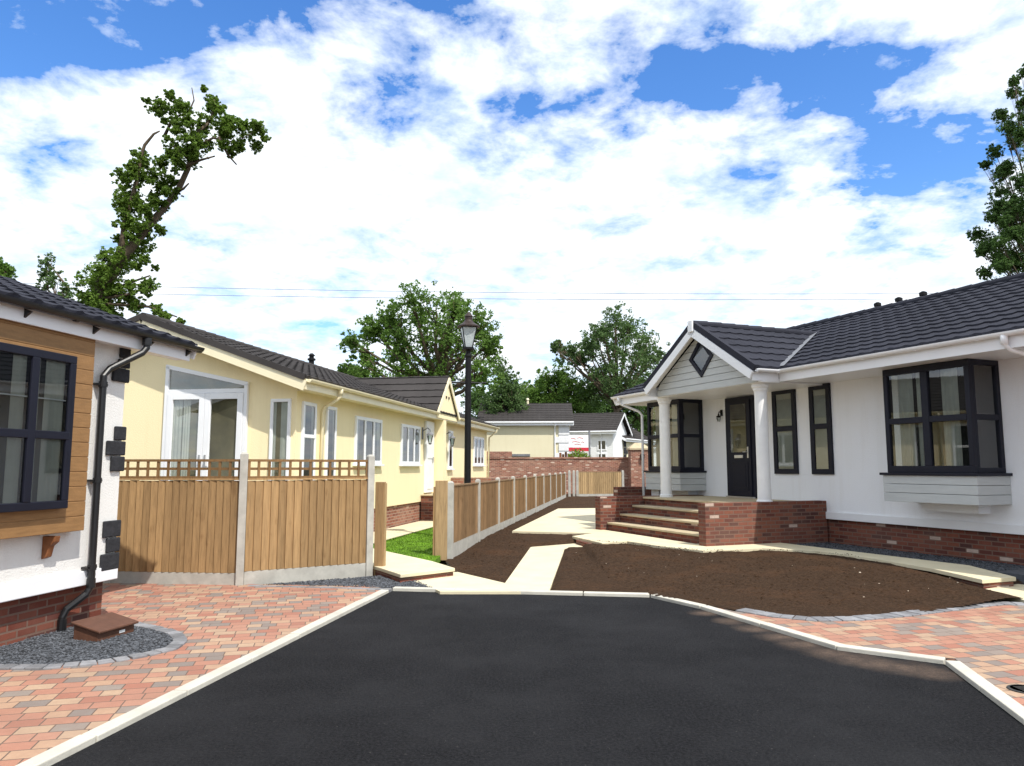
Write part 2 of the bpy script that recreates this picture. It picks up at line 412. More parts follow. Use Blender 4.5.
# soil beds: one lumpy sheet with height
lower_path = [xy(440, 592, .035), xy(548, 592, .035), xy(563.7, 549, .035), xy(594, 547.6, .035), xy(587, 542.4, .035), xy(532, 547, .035), xy(506, 584, .035), xy(458, 572.6, .035)]
soilA = [(kL1[0] + 1.3, kL1[1] - .02), (kC[0], kC[1] + .06), (kR1[0] + .05, kR1[1] + .1), xy(733, 613), xy(770, 618.5), xy(815, 622.5), xy(860, 622), xy(910, 617.5), xy(960, 611), xy(1005, 605), xy(1040, 600), hr(4.6, .9), hr(-.2, 1.6), hr(-4.2, 3.0), (2.9, 24), (8.5, 43.6), (3.2, 43.6), (2.5, 38.3), (-1.14, 13.3), xy(452, 570, .05)]
def signed(x, y, poly):
    best = 9
    for i in range(len(poly)):
        ax, ay = poly[i]; bx, by = poly[(i + 1) % len(poly)]; dx, dy = bx - ax, by - ay
        t_ = max(0, min(1, ((x - ax) * dx + (y - ay) * dy) / (dx * dx + dy * dy + 1e-9))); best = min(best, math.hypot(x - ax - dx * t_, y - ay - dy * t_))
    return best if inside(x, y, poly) else -best
def soil_h(x, y):
    d = max(0, min(1, (y - 10 + max(0, x - 1.5) * .62) / 4.2)); d = d * d * (3 - 2 * d)
    h = .035 + .098 * d
    if x < 1.4:
        e = max(0, min(1, (y - 13.5) / 4)); e = e * e * (3 - 2 * e); h = h * e + (1 - e) * min(h, .05)
    if x > 6.0: h = h + (.042 - h) * min(1, (x - 6.0) / .3)
    cut = 0
    if x < 1.6 and y < 17.2: cut = max(0, min(1, (signed(x, y, lower_path) + .11) / .2))
    n = noise.noise(Vector((x * 1.4, y * 1.4, 3))) * .026 + noise.noise(Vector((x * 6, y * 6, 1))) * .012 + noise.noise(Vector((x * 17, y * 17, 7))) * .008
    return (h + n * (.35 if y < 10.2 else 1)) * (1 - cut) - .03 * cut
def soil_sheet():
    c = .055; x0, x1, y0, y1 = -2.4, 8.6, 7.4, 43.5
    nx = int((x1 - x0) / c); rows = []; y = y0
    while y < y1: rows.append(y); y += c if y < 19 else c * 4
    vs = {}; V = []; Fa = []
    def vid(i, j):
        if (i, j) not in vs:
            x, y = x0 + i * c, rows[j]; vs[(i, j)] = len(V); V.append((x, y, soil_h(x, y)))
        return vs[(i, j)]
    for j in range(len(rows) - 1):
        for i in range(nx):
            cx_, cy_ = x0 + (i + .5) * c, (rows[j] + rows[j + 1]) / 2
            if inside(cx_, cy_, soilA): Fa.append((vid(i, j), vid(i + 1, j), vid(i + 1, j + 1), vid(i, j + 1)))
    mb = MB(); mb.add(V, Fa); return tag(mb.build('soil_ground', 'soil', smooth=True), kind='structure')
soil_sheet()

def stones(name, mat, region, n, smin, smax, zf, flat=.6):
    mb = MB(); xs = [p[0] for p in region]; ys = [p[1] for p in region]; k = 0; tries = 0
    while k < n and tries < n * 20:
        tries += 1
        x, y = random.uniform(min(xs), max(xs)), random.uniform(min(ys), max(ys))
        if not inside(x, y, region): continue
        s = random.uniform(smin, smax); z = zf(x, y); a = random.uniform(0, 6.28)
        vs = []
        for dx, dy, dz in ((1, 0, 0), (-1, 0, 0), (0, 1, 0), (0, -1, 0), (0, 0, 1), (0, 0, -1)):
            r = s * random.uniform(.7, 1.25); px, py = dx * math.cos(a) - dy * math.sin(a), dx * math.sin(a) + dy * math.cos(a)
            vs.append((x + px * r + random.uniform(-.3, .3) * s, y + py * r + random.uniform(-.3, .3) * s, z + dz * r * flat))
        mb.add(vs, [(0, 2, 4), (2, 1, 4), (1, 3, 4), (3, 0, 4), (2, 0, 5), (1, 2, 5), (3, 1, 5), (0, 3, 5)]); k += 1
    return tag(mb.build(name, mat), kind='stuff')
vis = [xy(560, 560), xy(640, 597), xy(760, 610), xy(900, 610), xy(1000, 600), xy(900, 565), xy(700, 556), xy(600, 548)]
stones('soil_pebbles', 'stone_chip', vis, 26, .006, .015, lambda x, y: soil_h(x, y) + .003)
stones('soil_clods', 'soil', vis, 2200, .006, .028, lambda x, y: soil_h(x, y))
lefts = [xy(455, 572), xy(505, 584), xy(530, 547), xy(512, 532), xy(552, 508), xy(470, 550)]
stones('soil_crumbs', 'soil', [xy(575, 539, ZP), xy(640, 545, ZP), xy(702, 552, ZP), xy(780, 549, ZP), xy(860, 557, ZP), xy(850, 553, ZP), xy(700, 549, ZP), xy(600, 540, ZP)], 260, .004, .014, lambda x, y: ZP + .002)
stones('soil_clods', 'soil', lefts, 800, .006, .026, lambda x, y: soil_h(x, y))

# gravel strips
grav1 = [(postA.x + .3, postA.y + .02), (postB.x + .32, postB.y - .05), xy(402, 576), xy(433, 590.3), xy(388, 590), xy(300, 587.5)]
slab('gravel_bed', grav1, .028, 'gravel_slate', .08, 'stuff')
stones('gravel', 'gravel_slate', grav1, 2600, .008, .019, lambda x, y: .034)
setts('path_edging', [xy(392, 591.5), xy(340, 589.5), xy(250, 587.4)], .10, .2, .037)
grav3 = [hr(-.15, 0), hr(-.15, 1.25), hr(4.2, 1.05), hr(9, .9), hr(9, 0)]
slab('gravel_bed', grav3, .13, 'gravel_slate', .2, 'stuff')
stones('gravel', 'gravel_slate', [hr(-.15, .05), hr(-.15, 1.2), hr(4.4, 1.0), hr(4.4, .05)], 2500, .009, .02, lambda x, y: .137)

# ================================================================== windows, doors, roofs
FRONT = Matrix.Identity(4)
def side_M(x, y):            # a face seen along +x direction (local u runs into the house along +y, outward = -x)
    return Matrix.Translation((x, y, 0)) @ Matrix.Rotation(R(-90), 4, 'Z')
def window(parent, x0, x1, z0, z1, mat, T=FRONT, y=0.0, cols=1, split=None, fw=.06, proud=.07, curtains=(), room='dark_room', bar=None, sill=None, depth=.06, fold=.005, label=None, part='window'):
    """frame stands proud of the wall; panes, drawn curtains and a dark room backing sit behind it"""
    M = T @ Matrix.Translation((0, y, 0))
    f = MB(M); yo = -proud
    f.box(x0, x1, yo, 0, z0, z0 + fw); f.box(x0, x1, yo, 0, z1 - fw, z1)
    f.box(x0, x0 + fw, yo, 0, z0 + fw, z1 - fw); f.box(x1 - fw, x1, yo, 0, z0 + fw, z1 - fw)
    ws = [x0 + (x1 - x0) * i / cols for i in range(cols + 1)] if isinstance(cols, int) else cols
    for a in ws[1:-1]: f.box(a - fw * .55, a + fw * .55, yo - .004, 0, z0 + fw, z1 - fw)
    for s in (split or []): 
        zc = z0 + (z1 - z0) * s
        for a, b in zip(ws[:-1], ws[1:]): f.box(a + fw * .55 + .001, b - fw * .55 - .001, yo - .003, 0, zc - fw * .5, zc + fw * .5)
    w = f.build(part, mat, parent, bevel=.006)
    if label: w['label'] = label
    gp = MB(M)
    for a, b in zip(ws[:-1], ws[1:]):
        gp.poly([(a + fw * .4, yo + .018, z0 + fw * .7), (b - fw * .4, yo + .018, z0 + fw * .7), (b - fw * .4, yo + .018, z1 - fw * .7), (a + fw * .4, yo + .018, z1 - fw * .7)])
    gp.build('pane', 'glass', w)
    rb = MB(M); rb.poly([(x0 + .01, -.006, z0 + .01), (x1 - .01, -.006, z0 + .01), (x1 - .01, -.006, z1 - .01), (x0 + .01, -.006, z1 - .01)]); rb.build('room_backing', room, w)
    if curtains:
        for (a, b) in curtains:
            ca, cb = x0 + (x1 - x0) * a, x0 + (x1 - x0) * b; c = MB(M); n = max(6, int((cb - ca) / .022)); vs = []
            for i in range(n + 1):
                u = ca + (cb - ca) * i / n; yy = -.014 + fold * math.sin(i * 1.25) + random.uniform(-.001, .001)
                vs += [(u, yy, z0 + fw), (u, yy, z1 - fw)]
            c.add(vs, [(2 * i, 2 * i + 2, 2 * i + 3, 2 * i + 1) for i in range(n)]); c.build('curtain', 'curtain', w)
    if bar:
        b_ = MB(M)
        for zz in bar: 
            zc = z0 + (z1 - z0) * zz; b_.box(x0 + fw, x1 - fw, yo + .033, yo + .045, zc - .006, zc + .006)
        b_.build('glazing_bar', 'white_upvc', w)
    if sill:
        s = MB(M); s.box(x0 - .06, x1 + .06, yo - .05, 0, z0 - .05, z0 - .004); s.build('sill', sill, w, bevel=.005)
    return w

def tiles(parent, o, u, up, Lx, S, mat, course=.37, wave=.30, amp=.017, lip=.032, du=.05, name='roof', clip=None):
    """stepped, rolled roof sheets: o eave corner, u along the eave, up along the slope"""
    o, u, up = Vector(o), Vector(u).normalized(), Vector(up).normalized(); n = u.cross(up).normalized()
    if n.z < 0: n = -n
    nu = max(2, int(Lx / du)); nc = max(1, math.ceil(S / course)); V = []; Fa = []
    for c in range(nc):
        v0, v1 = c * course, min(S, (c + 1) * course)
        for (vv, hh) in ((v0, -.02 if c == 0 else 0.0), (v0 + .004, lip), ((v0 + v1) / 2, lip * .6), (v1, lip * .12)):
            for i in range(nu + 1):
                x = Lx * i / nu; ph = (x / wave) % 1.0
                w = amp * (math.sin(math.pi * min(1, ph / .62)) ** 2 if ph < .62 else 0)
                edge = .012 * math.sin(2 * math.pi * x / wave) if hh == lip else 0
                V.append(o + u * x + up * (vv - edge * .6) + n * (hh + w))
    m = nu + 1
    for r in range(nc * 4 - 1):
        for i in range(nu): Fa.append((r * m + i, r * m + i + 1, (r + 1) * m + i + 1, (r + 1) * m + i))
    mb = MB(); mb.add(V, Fa); ob = mb.build(name, mat, parent)
    md = ob.modifiers.new('sheet', 'SOLIDIFY'); md.thickness = .02; md.offset = -1
    return ob

def gutter(parent, a, b, r, mat, name='gutter'):
    a, b = Vector(a), Vector(b); d = (b - a).normalized(); s = d.cross(Vector((0, 0, 1))).normalized(); mb = MB(); vs = []; n = 8; k = 0
    for p in (a, b):
        for rr in (r, r * .86):
            for i in range(n + 1):
                t = math.pi * i / n; vs.append(p + s * (math.cos(t) * rr) - Vector((0, 0, math.sin(t) * rr)))
    m = n + 1; fs = []
    for i in range(n):
        fs += [(i, i + 1, 2 * m + i + 1, 2 * m + i), (m + i + 1, m + i, 3 * m + i, 3 * m + i + 1), (i, m + i, m + i + 1, i + 1), (2 * m + i, 2 * m + i + 1, 3 * m + i + 1, 3 * m + i)]
    fs += [(0, 2 * m, 3 * m, m), (n, m + n, 3 * m + n, 2 * m + n)]
    mb.add(vs, fs); ln = (b - a).length; q = max(1, int(ln / .95))
    for i in range(q + 1):          # union brackets
        p = a + d * min(ln - .03, max(.03, ln * i / q)); 
        mb.tube([p - d * .025 - Vector((0, 0, r * .58)), p + d * .025 - Vector((0, 0, r * .58))], r * .6, 10)
    return mb.build(name, mat, parent)

# ------------------------------------------------------------------ WHITE BUNGALOW on the right  (local x = towards the camera side, y = into the house)
ang = math.atan2(DX.y, DX.x)
W = empty('bungalow', (HR.x, HR.y, 0), ang, 'white rendered bungalow with columned gable porch and dark blue tiled roof', 'bungalow', 'park bungalows')
XL, XR, DEP = -5.75, 9.5, 6.4
EO = 1.2
EZ = 3.60
w = MB(); w.box(XL, XR, 0, DEP, .62, 3.46); w.build('wall', 'white_render', W)
w = MB(); w.box(XL + .06, XR - .06, .06, DEP - .06, -.1, .62); w.build('plinth', 'brick', W)
w = MB(); w.box(.03, XR + .02, -.035, -.002, .60, .745); w.box(XL, -3.9, -.035, -.002, .60, .745); w.build('skirting_board', 'white_upvc', W, bevel=.006)
w = MB(); w.box(XL - .012, XL + .12, -.03, -.001, .6, 3.4); w.build('corner_trim', 'white_upvc', W)
# main roof
pitch = math.atan2(1.8, 3.16 + EO); up = Vector((0, math.cos(pitch), math.sin(pitch)))
RUN = 3.16 + EO; S = RUN / math.cos(pitch)
tiles(W, (XL - .35, -EO - .04, EZ), (1, 0, 0), up, XR - XL + .7, S, 'tile_blue')
ridge_z = EZ + RUN * math.tan(pitch); ridge_y = -EO - .04 + RUN
b = MB(); b.poly([(XL - .35, ridge_y, ridge_z), (XR + .35, ridge_y, ridge_z), (XR + .35, DEP + .9, EZ), (XL - .35, DEP + .9, EZ)]); b.build('roof', 'tile_blue', W)
r_ = MB()
for i in range(40):
    xa = XL - .33 + i * .395; r_.tube([(xa, ridge_y, ridge_z + .0), (xa + .40, ridge_y, ridge_z + .004)], [.095, .105], 12)
r_.build('ridge_tiles', 'tile_blue', W, smooth=False)
# gable ends (triangles under the roof)
for xx in (XL, XR):
    b = MB(); b.prism([(xx, 0, 3.46), (xx, DEP, 3.46), (xx, ridge_y, ridge_z - .14)], (.1 if xx < 0 else -.1, 0, 0)); b.build('gable_wall', 'white_render', W)
for xx in (XL - .32, XR + .32):
    b = MB(); b.beam((xx, -EO - .04, EZ - .12), (xx, ridge_y, ridge_z - .12), .04, .2); b.beam((xx, ridge_y, ridge_z - .12), (xx, DEP + .9, EZ - .12), .04, .2); b.build('bargeboard', 'white_upvc', W)
# fascia, soffit, gutter (either side of the porch)
PX0, PX1, PF = -3.41, .30, 1.88           # porch roof from x=-3.41 to .30, projecting 1.88 m
f = MB(); f.box(PX1 + .02, XR + .3, -EO, -EO + .03, EZ - .25, EZ - .02); f.build('fascia', 'white_upvc', W)
f = MB(); f.box(XL - .3, PX0 - .02, -EO, -EO + .03, EZ - .25, EZ - .02); f.build('fascia', 'white_upvc', W)
f = MB(); f.box(XL - .3, XR + .3, -EO + .031, -.002, EZ - .235, EZ - .215); f.build('soffit', 'white_upvc', W)
gutter(W, (PX1 + .03, -EO - .07, EZ - .02), (XR + .3, -EO - .07, EZ - .02), .062, 'white_upvc')
gutter(W, (XL - .34, -EO - .07, EZ - .02), (PX0 - .03, -EO - .07, EZ - .02), .062, 'white_upvc')
# porch roof: ridge runs outwards
pm = (PX0 + PX1) / 2; prun = (PX1 - PX0) / 2 + .10; ph = 4.80 - EZ; ppitch = math.atan2(ph, prun)
back = 1.9
tiles(W, (PX1 + .10, -PF, EZ), (0, 1, 0), (-prun, 0, ph), PF + back, math.hypot(prun, ph), 'tile_blue')
tiles(W, (PX0 - .10, -PF, EZ), (0, 1, 0), (prun, 0, ph), PF + back, math.hypot(prun, ph), 'tile_blue')
r_ = MB()
for i in range(11): r_.tube([(pm, -PF + i * .38, 4.80), (pm, -PF + i * .38 + .39, 4.805)], [.085, .095], 12)
r_.build('ridge_tiles', 'tile_blue', W)
v = MB()
vy = -EO - .04 + (4.80 - EZ) / math.tan(pitch)
for sx, xe in ((1, PX1 + .10), (-1, PX0 - .10)):
    a, b_ = Vector((xe, -EO - .04, EZ)), Vector((pm, vy, 4.80)); d = (b_ - a)
    side = Vector((sx, 0, 0)) * .11; hi = Vector((0, 0, .055))
    v.add([a - side + hi, a + side + hi, b_ + side * .8 + hi, b_ - side * .8 + hi], [(0, 1, 2, 3)])
v.build('valley', 'lead', W)
# verge: dark tile edge and white bargeboards
for sx, xe in ((1, PX1 + .12), (-1, PX0 - .12)):
    e = Vector((xe, -PF, EZ)); tpx = Vector((pm, -PF, 4.82)); d = (tpx - e).normalized(); nn = Vector((-d.z, 0, d.x)) * (1 if sx < 0 else -1)
    b = MB(); p0, p1 = e - nn * .02, tpx - nn * .02
    b.prism([p0 - Vector((0, .03, 0)) + nn * .07, p1 - Vector((0, .03, 0)) + nn * .07, p1 - Vector((0, .03, 0)) - nn * .06, p0 - Vector((0, .03, 0)) - nn * .06], (0, .10, 0)); b.build('verge', 'tile_blue', W)
    b = MB(); q0, q1 = e - nn * .085, tpx - nn * .085
    b.prism([q0 - Vector((0, .045, 0)), q1 - Vector((0, .045, 0)), q1 - Vector((0, .045, 0)) - nn * .17 , q0 - Vector((0, .045, 0)) - nn * .17], (0, .035, 0)); b.build('bargeboard', 'white_upvc', W)
b = MB(); b.box(pm - .08, pm + .08, -PF - .075, -PF - .03, 4.62, 4.875); b.build('finial_cap', 'white_upvc', W, bevel=.01)
# porch gable cladding (boards) and diamond window
cl = MB(); yc = -PF + .22; z = 3.34
while z < 4.62:
    z2 = min(z + .15, 4.62); ha = prun * (1 - (z - EZ + .10) / ph) - .10; hb = prun * (1 - (z2 - EZ + .10) / ph) - .10
    ha = min(ha, prun - .2); hb = min(hb, prun - .2)
    if hb > .02: cl.prism([(pm - ha, yc, z), (pm + ha, yc, z), (pm + hb, yc, z2 - .012), (pm - hb, yc, z2 - .012)], (0, .03 + random.uniform(0, .003), 0))
    z = z2
cl.prism([(pm - prun + .25, yc + .034, 3.36), (pm + prun - .25, yc + .034, 3.36), (pm, yc + .034, 4.62)], (0, .02, 0))
cl.build('gable_cladding', 'grey_clad', W)
dz, dr = 4.06, .43
fr = MB()
for i in range(4):
    a0 = R(90 * i); a1 = R(90 * (i + 1))
    o0 = Vector((pm + dr * math.cos(a0), yc - .03, dz + dr * 1.02 * math.sin(a0))); o1 = Vector((pm + dr * math.cos(a1), yc - .03, dz + dr * 1.02 * math.sin(a1)))
    i0 = Vector((pm + dr * .72 * math.cos(a0), yc - .03, dz + dr * .74 * math.sin(a0))); i1 = Vector((pm + dr * .72 * math.cos(a1), yc - .03, dz + dr * .74 * math.sin(a1)))
    fr.prism([o0, o1, i1, i0], (0, .05, 0))
dw = fr.build('diamond_window', 'navy', W)
q = MB(); q.poly([(pm + dr * .76 * math.cos(R(90 * i)), yc - .005, dz + dr * .78 * math.sin(R(90 * i))) for i in range(4)]); q.build('pane', 'glass', dw)
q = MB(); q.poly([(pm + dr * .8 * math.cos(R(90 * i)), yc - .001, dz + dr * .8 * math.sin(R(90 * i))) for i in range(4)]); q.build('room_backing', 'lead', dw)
vs_ = MB()
for sx, xe in ((1, PX1 + .06), (-1, PX0 - .06)): vs_.beam((xe, -PF + .095, EZ - .10), (pm, -PF + .095, 4.70), .24, .015, up=(0, 0, 1))
vs_.build('verge_soffit', 'white_upvc', W)
# porch ceiling, side fascia, gutters and beams
b = MB(); b.box(PX0, PX1, -PF + .25, -.002, 3.33, 3.36); b.build('porch_ceiling', 'white_upvc', W)
b = MB(); b.box(PX1 - .02, PX1 + .01, -PF + .02, -EO - .001, EZ - .25, EZ - .03); b.build('porch_fascia', 'white_upvc', W)
b = MB(); b.box(PX0 - .01, PX0 + .02, -PF + .02, -EO - .001, EZ - .25, EZ - .03); b.build('porch_fascia', 'white_upvc', W)
gutter(W, (PX1 + .13, -PF + .02, EZ - .03), (PX1 + .13, -EO - .08, EZ - .03), .058, 'white_upvc')
gutter(W, (PX0 - .13, -PF + .02, EZ - .03), (PX0 - .13, -EO - .08, EZ - .03), .058, 'white_upvc')
for cx_ in (-3.40, 0.0):
    c = MB(); c.lathe([(.155, 0), (.155, .05), (.135, .07), (.13, .3), (.125, 2.2), (.13, 2.24), (.15, 2.27), (.15, 2.3), (.175, 2.33), (.175, 2.40)], (cx_, -1.405, .93), 28); c.build('column', 'white_paint', W, smooth=False)
# porch floor, steps and brick cheek walls
fl = MB(); fl.box(-3.78, 0.02, -1.78, -.003, .1, .885); fl.build('porch_base', 'brick', W)
fl = MB(); fl.box(-3.78, 0.0, -1.83, -.003, .887, .932); fl.build('porch_floor', 'step_tread', W, bevel=.008)
st = MB()
tr_o = []
for i, (pf, zt) in enumerate(((2.83, .345), (2.48, .54), (2.13, .735))):
    st.box(-3.79, .0, -pf + .03, -1.79 + .0, .1 if i == 0 else (.345, .54)[i - 1] + .001, zt - .045); tr_o.append((pf, zt))
stp = st.build('front_steps', 'brick', W)
for pf, zt in tr_o:
    s = MB(); s.box(-3.79, 0.0, -pf, -pf + .39, zt - .044, zt); s.build('tread', 'step_tread', stp, bevel=.01)
c = MB(); c.box(.0, .22, -3.02, -.003, .0, .965); c.build('cheek_wall', 'brick', W, bevel=.006)
c = MB(); c.box(-4.05, -3.80, -3.0, -.003, .0, .945); c.build('cheek_wall', 'brick', W, bevel=.006)
c = MB(); c.box(-5.65, -5.42, -1.55, -.3, 0, 1.12); c.build('side_wall', 'brick', W, bevel=.006)
c = MB(); c.box(-5.25, -4.9, -.62, -.06, .55, 1.15); c.build('meter_cabinet', 'white_upvc', W, bevel=.02)
# front door
d = MB(); d.box(-2.80, -1.80, -.06, -.002, .935, 3.31); dr_ = d.build('door', 'navy', W, bevel=.006)
d = MB()
d.box(-2.70, -1.90, -.085, -.061, .98, 3.22); d.box(-2.60, -2.0, -.095, -.086, 1.10, 1.78); d.box(-2.52, -2.08, -.102, -.096, 1.18, 1.70); d.build('door_leaf', 'navy', dr_, bevel=.006)
q = MB(); q.poly([(-2.58, -.0885, 2.0), (-2.03, -.0885, 2.0), (-2.03, -.0885, 3.13), (-2.58, -.0885, 3.13)]); q.build('door_glass_backing', 'room_tan', dr_)
q = MB(); q.poly([(-2.58, -.094, 2.0), (-2.03, -.094, 2.0), (-2.03, -.094, 3.13), (-2.58, -.094, 3.13)]); q.build('pane', 'glass', dr_)
q = MB(); q.box(-2.46, -2.16, -.105, -.086, 1.86, 1.93); q.build('letter_plate', 'metal', dr_, bevel=.005)
q = MB(); q.box(-2.0, -1.955, -.11, -.086, 1.86, 2.12); q.tube([(-1.98, -.105, 2.0), (-1.98, -.15, 2.0), (-2.1, -.15, 2.0)], .012, 8); q.build('handle', 'metal', dr_)
q = MB(); q.box(-2.78, -1.82, -.13, -.061, .934, .965); q.build('threshold', 'metal', dr_)
# wall light beside the door
q = MB(); q.lathe([(.05, 0), (.06, .03), (.02, .05), (.02, .09)], (-3.0, -.10, 2.86), 12); q.tube([(-3.0, -.002, 2.98), (-3.0, -.08, 3.0), (-3.0, -.10, 2.95)], .013, 8); q.box(-3.04, -2.96, -.02, -.002, 2.9, 3.05)
wl = q.build('wall_light', 'lamp_black', W); q = MB(); q.lathe([(.03, 0), (.055, .08), (.05, .1)], (-3.0, -.10, 2.76), 12); q.build('lantern_glass', 'glass', wl)
# slim windows
window(W, -1.20, -.50, 1.50, 3.36, 'navy', cols=1, split=[.53], fw=.11, curtains=[(.12, .9)], room='room_tan', proud=.05, fold=.0015)
window(W, -.10, .47, 1.50, 3.36, 'navy', cols=1, split=[.53], fw=.11, curtains=[(.12, .9)], room='room_tan', proud=.05, fold=.0015)
# square bay windows with clad apron boxes
def bay(x0, x1, p, lab):
    f = MB(); z0, z1 = 1.555, 3.36; fw = .085; th = .075
    cols_ = [x0, (x0 + x1) / 2, x1]
    f.box(x0, x1, -p, -p + th, z0, z0 + fw + .03); f.box(x0, x1, -p, -p + th, z1 - fw - .03, z1)
    for a in (x0, x1 - fw): f.box(a, a + fw, -p, -p + th, z0 + fw + .03, z1 - fw - .03)
    f.box((x0 + x1) / 2 - .065, (x0 + x1) / 2 + .065, -p - .004, -p + th, z0 + fw + .03, z1 - fw - .03)
    zc = z0 + .49 * (z1 - z0)
    for a, b_ in ((x0 + fw + .001, (x0 + x1) / 2 - .066), ((x0 + x1) / 2 + .066, x1 - fw - .001)): f.box(a, b_, -p - .003, -p + th, zc - .05, zc + .05)
    for xx in (x0, x1 - th):
        f.box(xx, xx + th, -p + th + .001, -.002, z0, z0 + fw); f.box(xx, xx + th, -p + th + .001, -.002, z1 - fw, z1)
        f.box(xx, xx + th, -p + th + .001, -p + th + .06, z0 + fw, z1 - fw); f.box(xx, xx + th, -.085, -.002, z0 + fw, z1 - fw); f.box(xx + .002, xx + th - .002, -p + th + .06, -.085, zc - .045, zc + .045)
    o = f.build('bay_window', 'navy', W, bevel=.006); o['label'] = lab
    gp = MB(); ym = -p + .035
    gp.poly([(x0 + .05, ym, z0 + .05), (x1 - .05, ym, z0 + .05), (x1 - .05, ym, z1 - .05), (x0 + .05, ym, z1 - .05)])
    for xx in (x0 + .035, x1 - .035): gp.poly([(xx, -p + .09, z0 + .05), (xx, -.05, z0 + .05), (xx, -.05, z1 - .05), (xx, -p + .09, z1 - .05)])
    gp.build('pane', 'glass', o)
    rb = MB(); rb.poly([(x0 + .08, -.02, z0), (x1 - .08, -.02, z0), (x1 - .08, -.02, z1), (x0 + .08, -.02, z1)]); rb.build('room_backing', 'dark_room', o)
    rb = MB(); rb.poly([(x0 + .02, -p + .02, z1 - .001), (x1 - .02, -p + .02, z1 - .001), (x1 - .02, -.004, z1 - .001), (x0 + .02, -.004, z1 - .001)]); rb.build('bay_ceiling', 'white_upvc', o)
    wd = x1 - x0
    for (a, b_) in ((.10, .28), (.33, .43), (.62, .80)):
        c = MB(); n = int((b_ - a) * wd / .02); vs = []
        for i in range(n + 1):
            u = x0 + (a + (b_ - a) * i / n) * wd; yy = -p + .17 + .016 * math.sin(i * .95) + random.uniform(-.003, .003); vs += [(u, yy, z0 + .04), (u, yy, z1 - .1)]
        c.add(vs, [(2 * i, 2 * i + 2, 2 * i + 3, 2 * i + 1) for i in range(n)]); c.build('curtain', 'curtain', o)
    s = MB(); s.box(x0 - .10, x1 + .10, -p - .09, -.002, z0 - .045, z0 - .001); s.build('sill', 'navy', o, bevel=.006)
    ap = MB(); zb = 1.06; k = 3; hh = (z0 - .046 - zb) / k
    for i in range(k): ap.box(x0 - .06, x1 + .06, -p - .05 - .002 * i, -.003, zb + i * hh + (.006 if i else 0), zb + (i + 1) * hh)
    ap.build('apron', 'grey_clad', W, bevel=.006)
    cb = MB(); cb.box(x0 + .3, x1 - .3, -p * .4, -.003, .90, zb - .002); cb.build('bay_support', 'white_render', W)
bay(2.36, 3.97, .73, 'square bay window right of the porch')
bay(-5.20, -3.75, .73, 'square bay window behind the left column')
# downpipes
q = MB(); q.tube([(4.93, -EO - .07, EZ - .05), (4.93, -EO - .07, EZ - .2), (4.95, -EO + .02, EZ - .27), (5.35, -.12, EZ - .62), (5.4, -.06, EZ - .72), (5.4, -.06, .2)], .035, 10); q.tube([(4.93, -EO - .07, EZ - .03), (4.93, -EO - .07, EZ - .2)], .05, 10); q.build('downpipe', 'white_upvc', W, smooth=True)
q = MB(); q.tube([(-5.75, -EO - .07, EZ - .05), (-5.75, -EO - .07, EZ - .18), (-5.72, -EO, EZ - .25), (-5.40, -.86, EZ - .45), (-5.34, -.80, EZ - .56), (-5.34, -.80, .2)], .035, 10); q.tube([(-5.75, -EO - .07, EZ - .03), (-5.75, -EO - .07, EZ - .2)], .05, 10); q.build('downpipe', 'white_upvc', W, smooth=True)
for xx in (-.9 - .2, -.3 - .2, .35 - .2):
    q = MB(); q.lathe([(.05, -.12), (.05, .14), (.085, .15), (.085, .22), (.03, .25)], (xx, ridge_y + .15, ridge_z), 12); q.build('roof_vent', 'lamp_black', W)

# ------------------------------------------------------------------ CREAM BUNGALOW on the left, behind the fence
UL = Vector((.18, .9837)); angL = math.atan2(UL.y, UL.x)
Y = empty('bungalow', (-4.05, 14.07, 0), angL, 'long cream yellow bungalow with white french doors behind the trellis fence', 'bungalow', 'park bungalows')
YL, YD, YE = 16.8, 6.1, 3.28
w = MB(); w.box(0, YL, 0, YD, .66, 3.16); w.build('wall', 'cream_render', Y)
w = MB(); w.box(.05, YL - .05, .05, YD - .05, -.1, .66); w.build('plinth', 'brick_far', Y)
yp = R(20); yrun = YD / 2 + .36; yrz = YE + yrun * math.tan(yp); yry = -.36 + yrun
for xx, s in ((0, 1), (YL, -1)):
    w = MB(); w.prism([(xx, 0, 3.16), (xx, YD, 3.16), (xx, YD, 3.2), (xx, yry, yrz - .13), (xx, 0, 3.2)], (.15 * s, 0, 0)); w.build('gable_wall', 'cream_render', Y)
tiles(Y, (-.42, -.38, YE), (1, 0, 0), (0, math.cos(yp), math.sin(yp)), YL + .8, yrun / math.cos(yp), 'tile_grey', course=.34, wave=.33, amp=.016)
tiles(Y, (-.42, YD + .36, YE), (1, 0, 0), (0, -math.cos(yp), math.sin(yp)), YL + .8, yrun / math.cos(yp), 'tile_grey', course=.34, wave=.33, amp=.016)
r_ = MB()
for i in range(44): r_.tube([(-.40 + i * .4, yry, yrz), (-.40 + i * .4 + .41, yry, yrz + .004)], [.095, .105], 10)
r_.build('ridge_tiles', 'tile_grey', Y)
v = MB()
for s in (1, -1):
    y_e = -.36 if s > 0 else YD + .36
    v.beam((-.44, y_e, YE - .0), (-.44, yry, yrz + .0), .05, .11)
v.build('verge', 'tile_grey', Y)
for s in (1, -1):
    y_e = -.36 if s > 0 else YD + .36
    v = MB(); v.beam((-.42, y_e, YE - .155), (-.42, yry, yrz - .155), .035, .19); v.build('bargeboard', 'cream_upvc', Y)
    v = MB(); v.beam((YL + .34, y_e, YE - .155), (YL + .34, yry, yrz - .155), .035, .19); v.build('bargeboard', 'cream_upvc', Y)
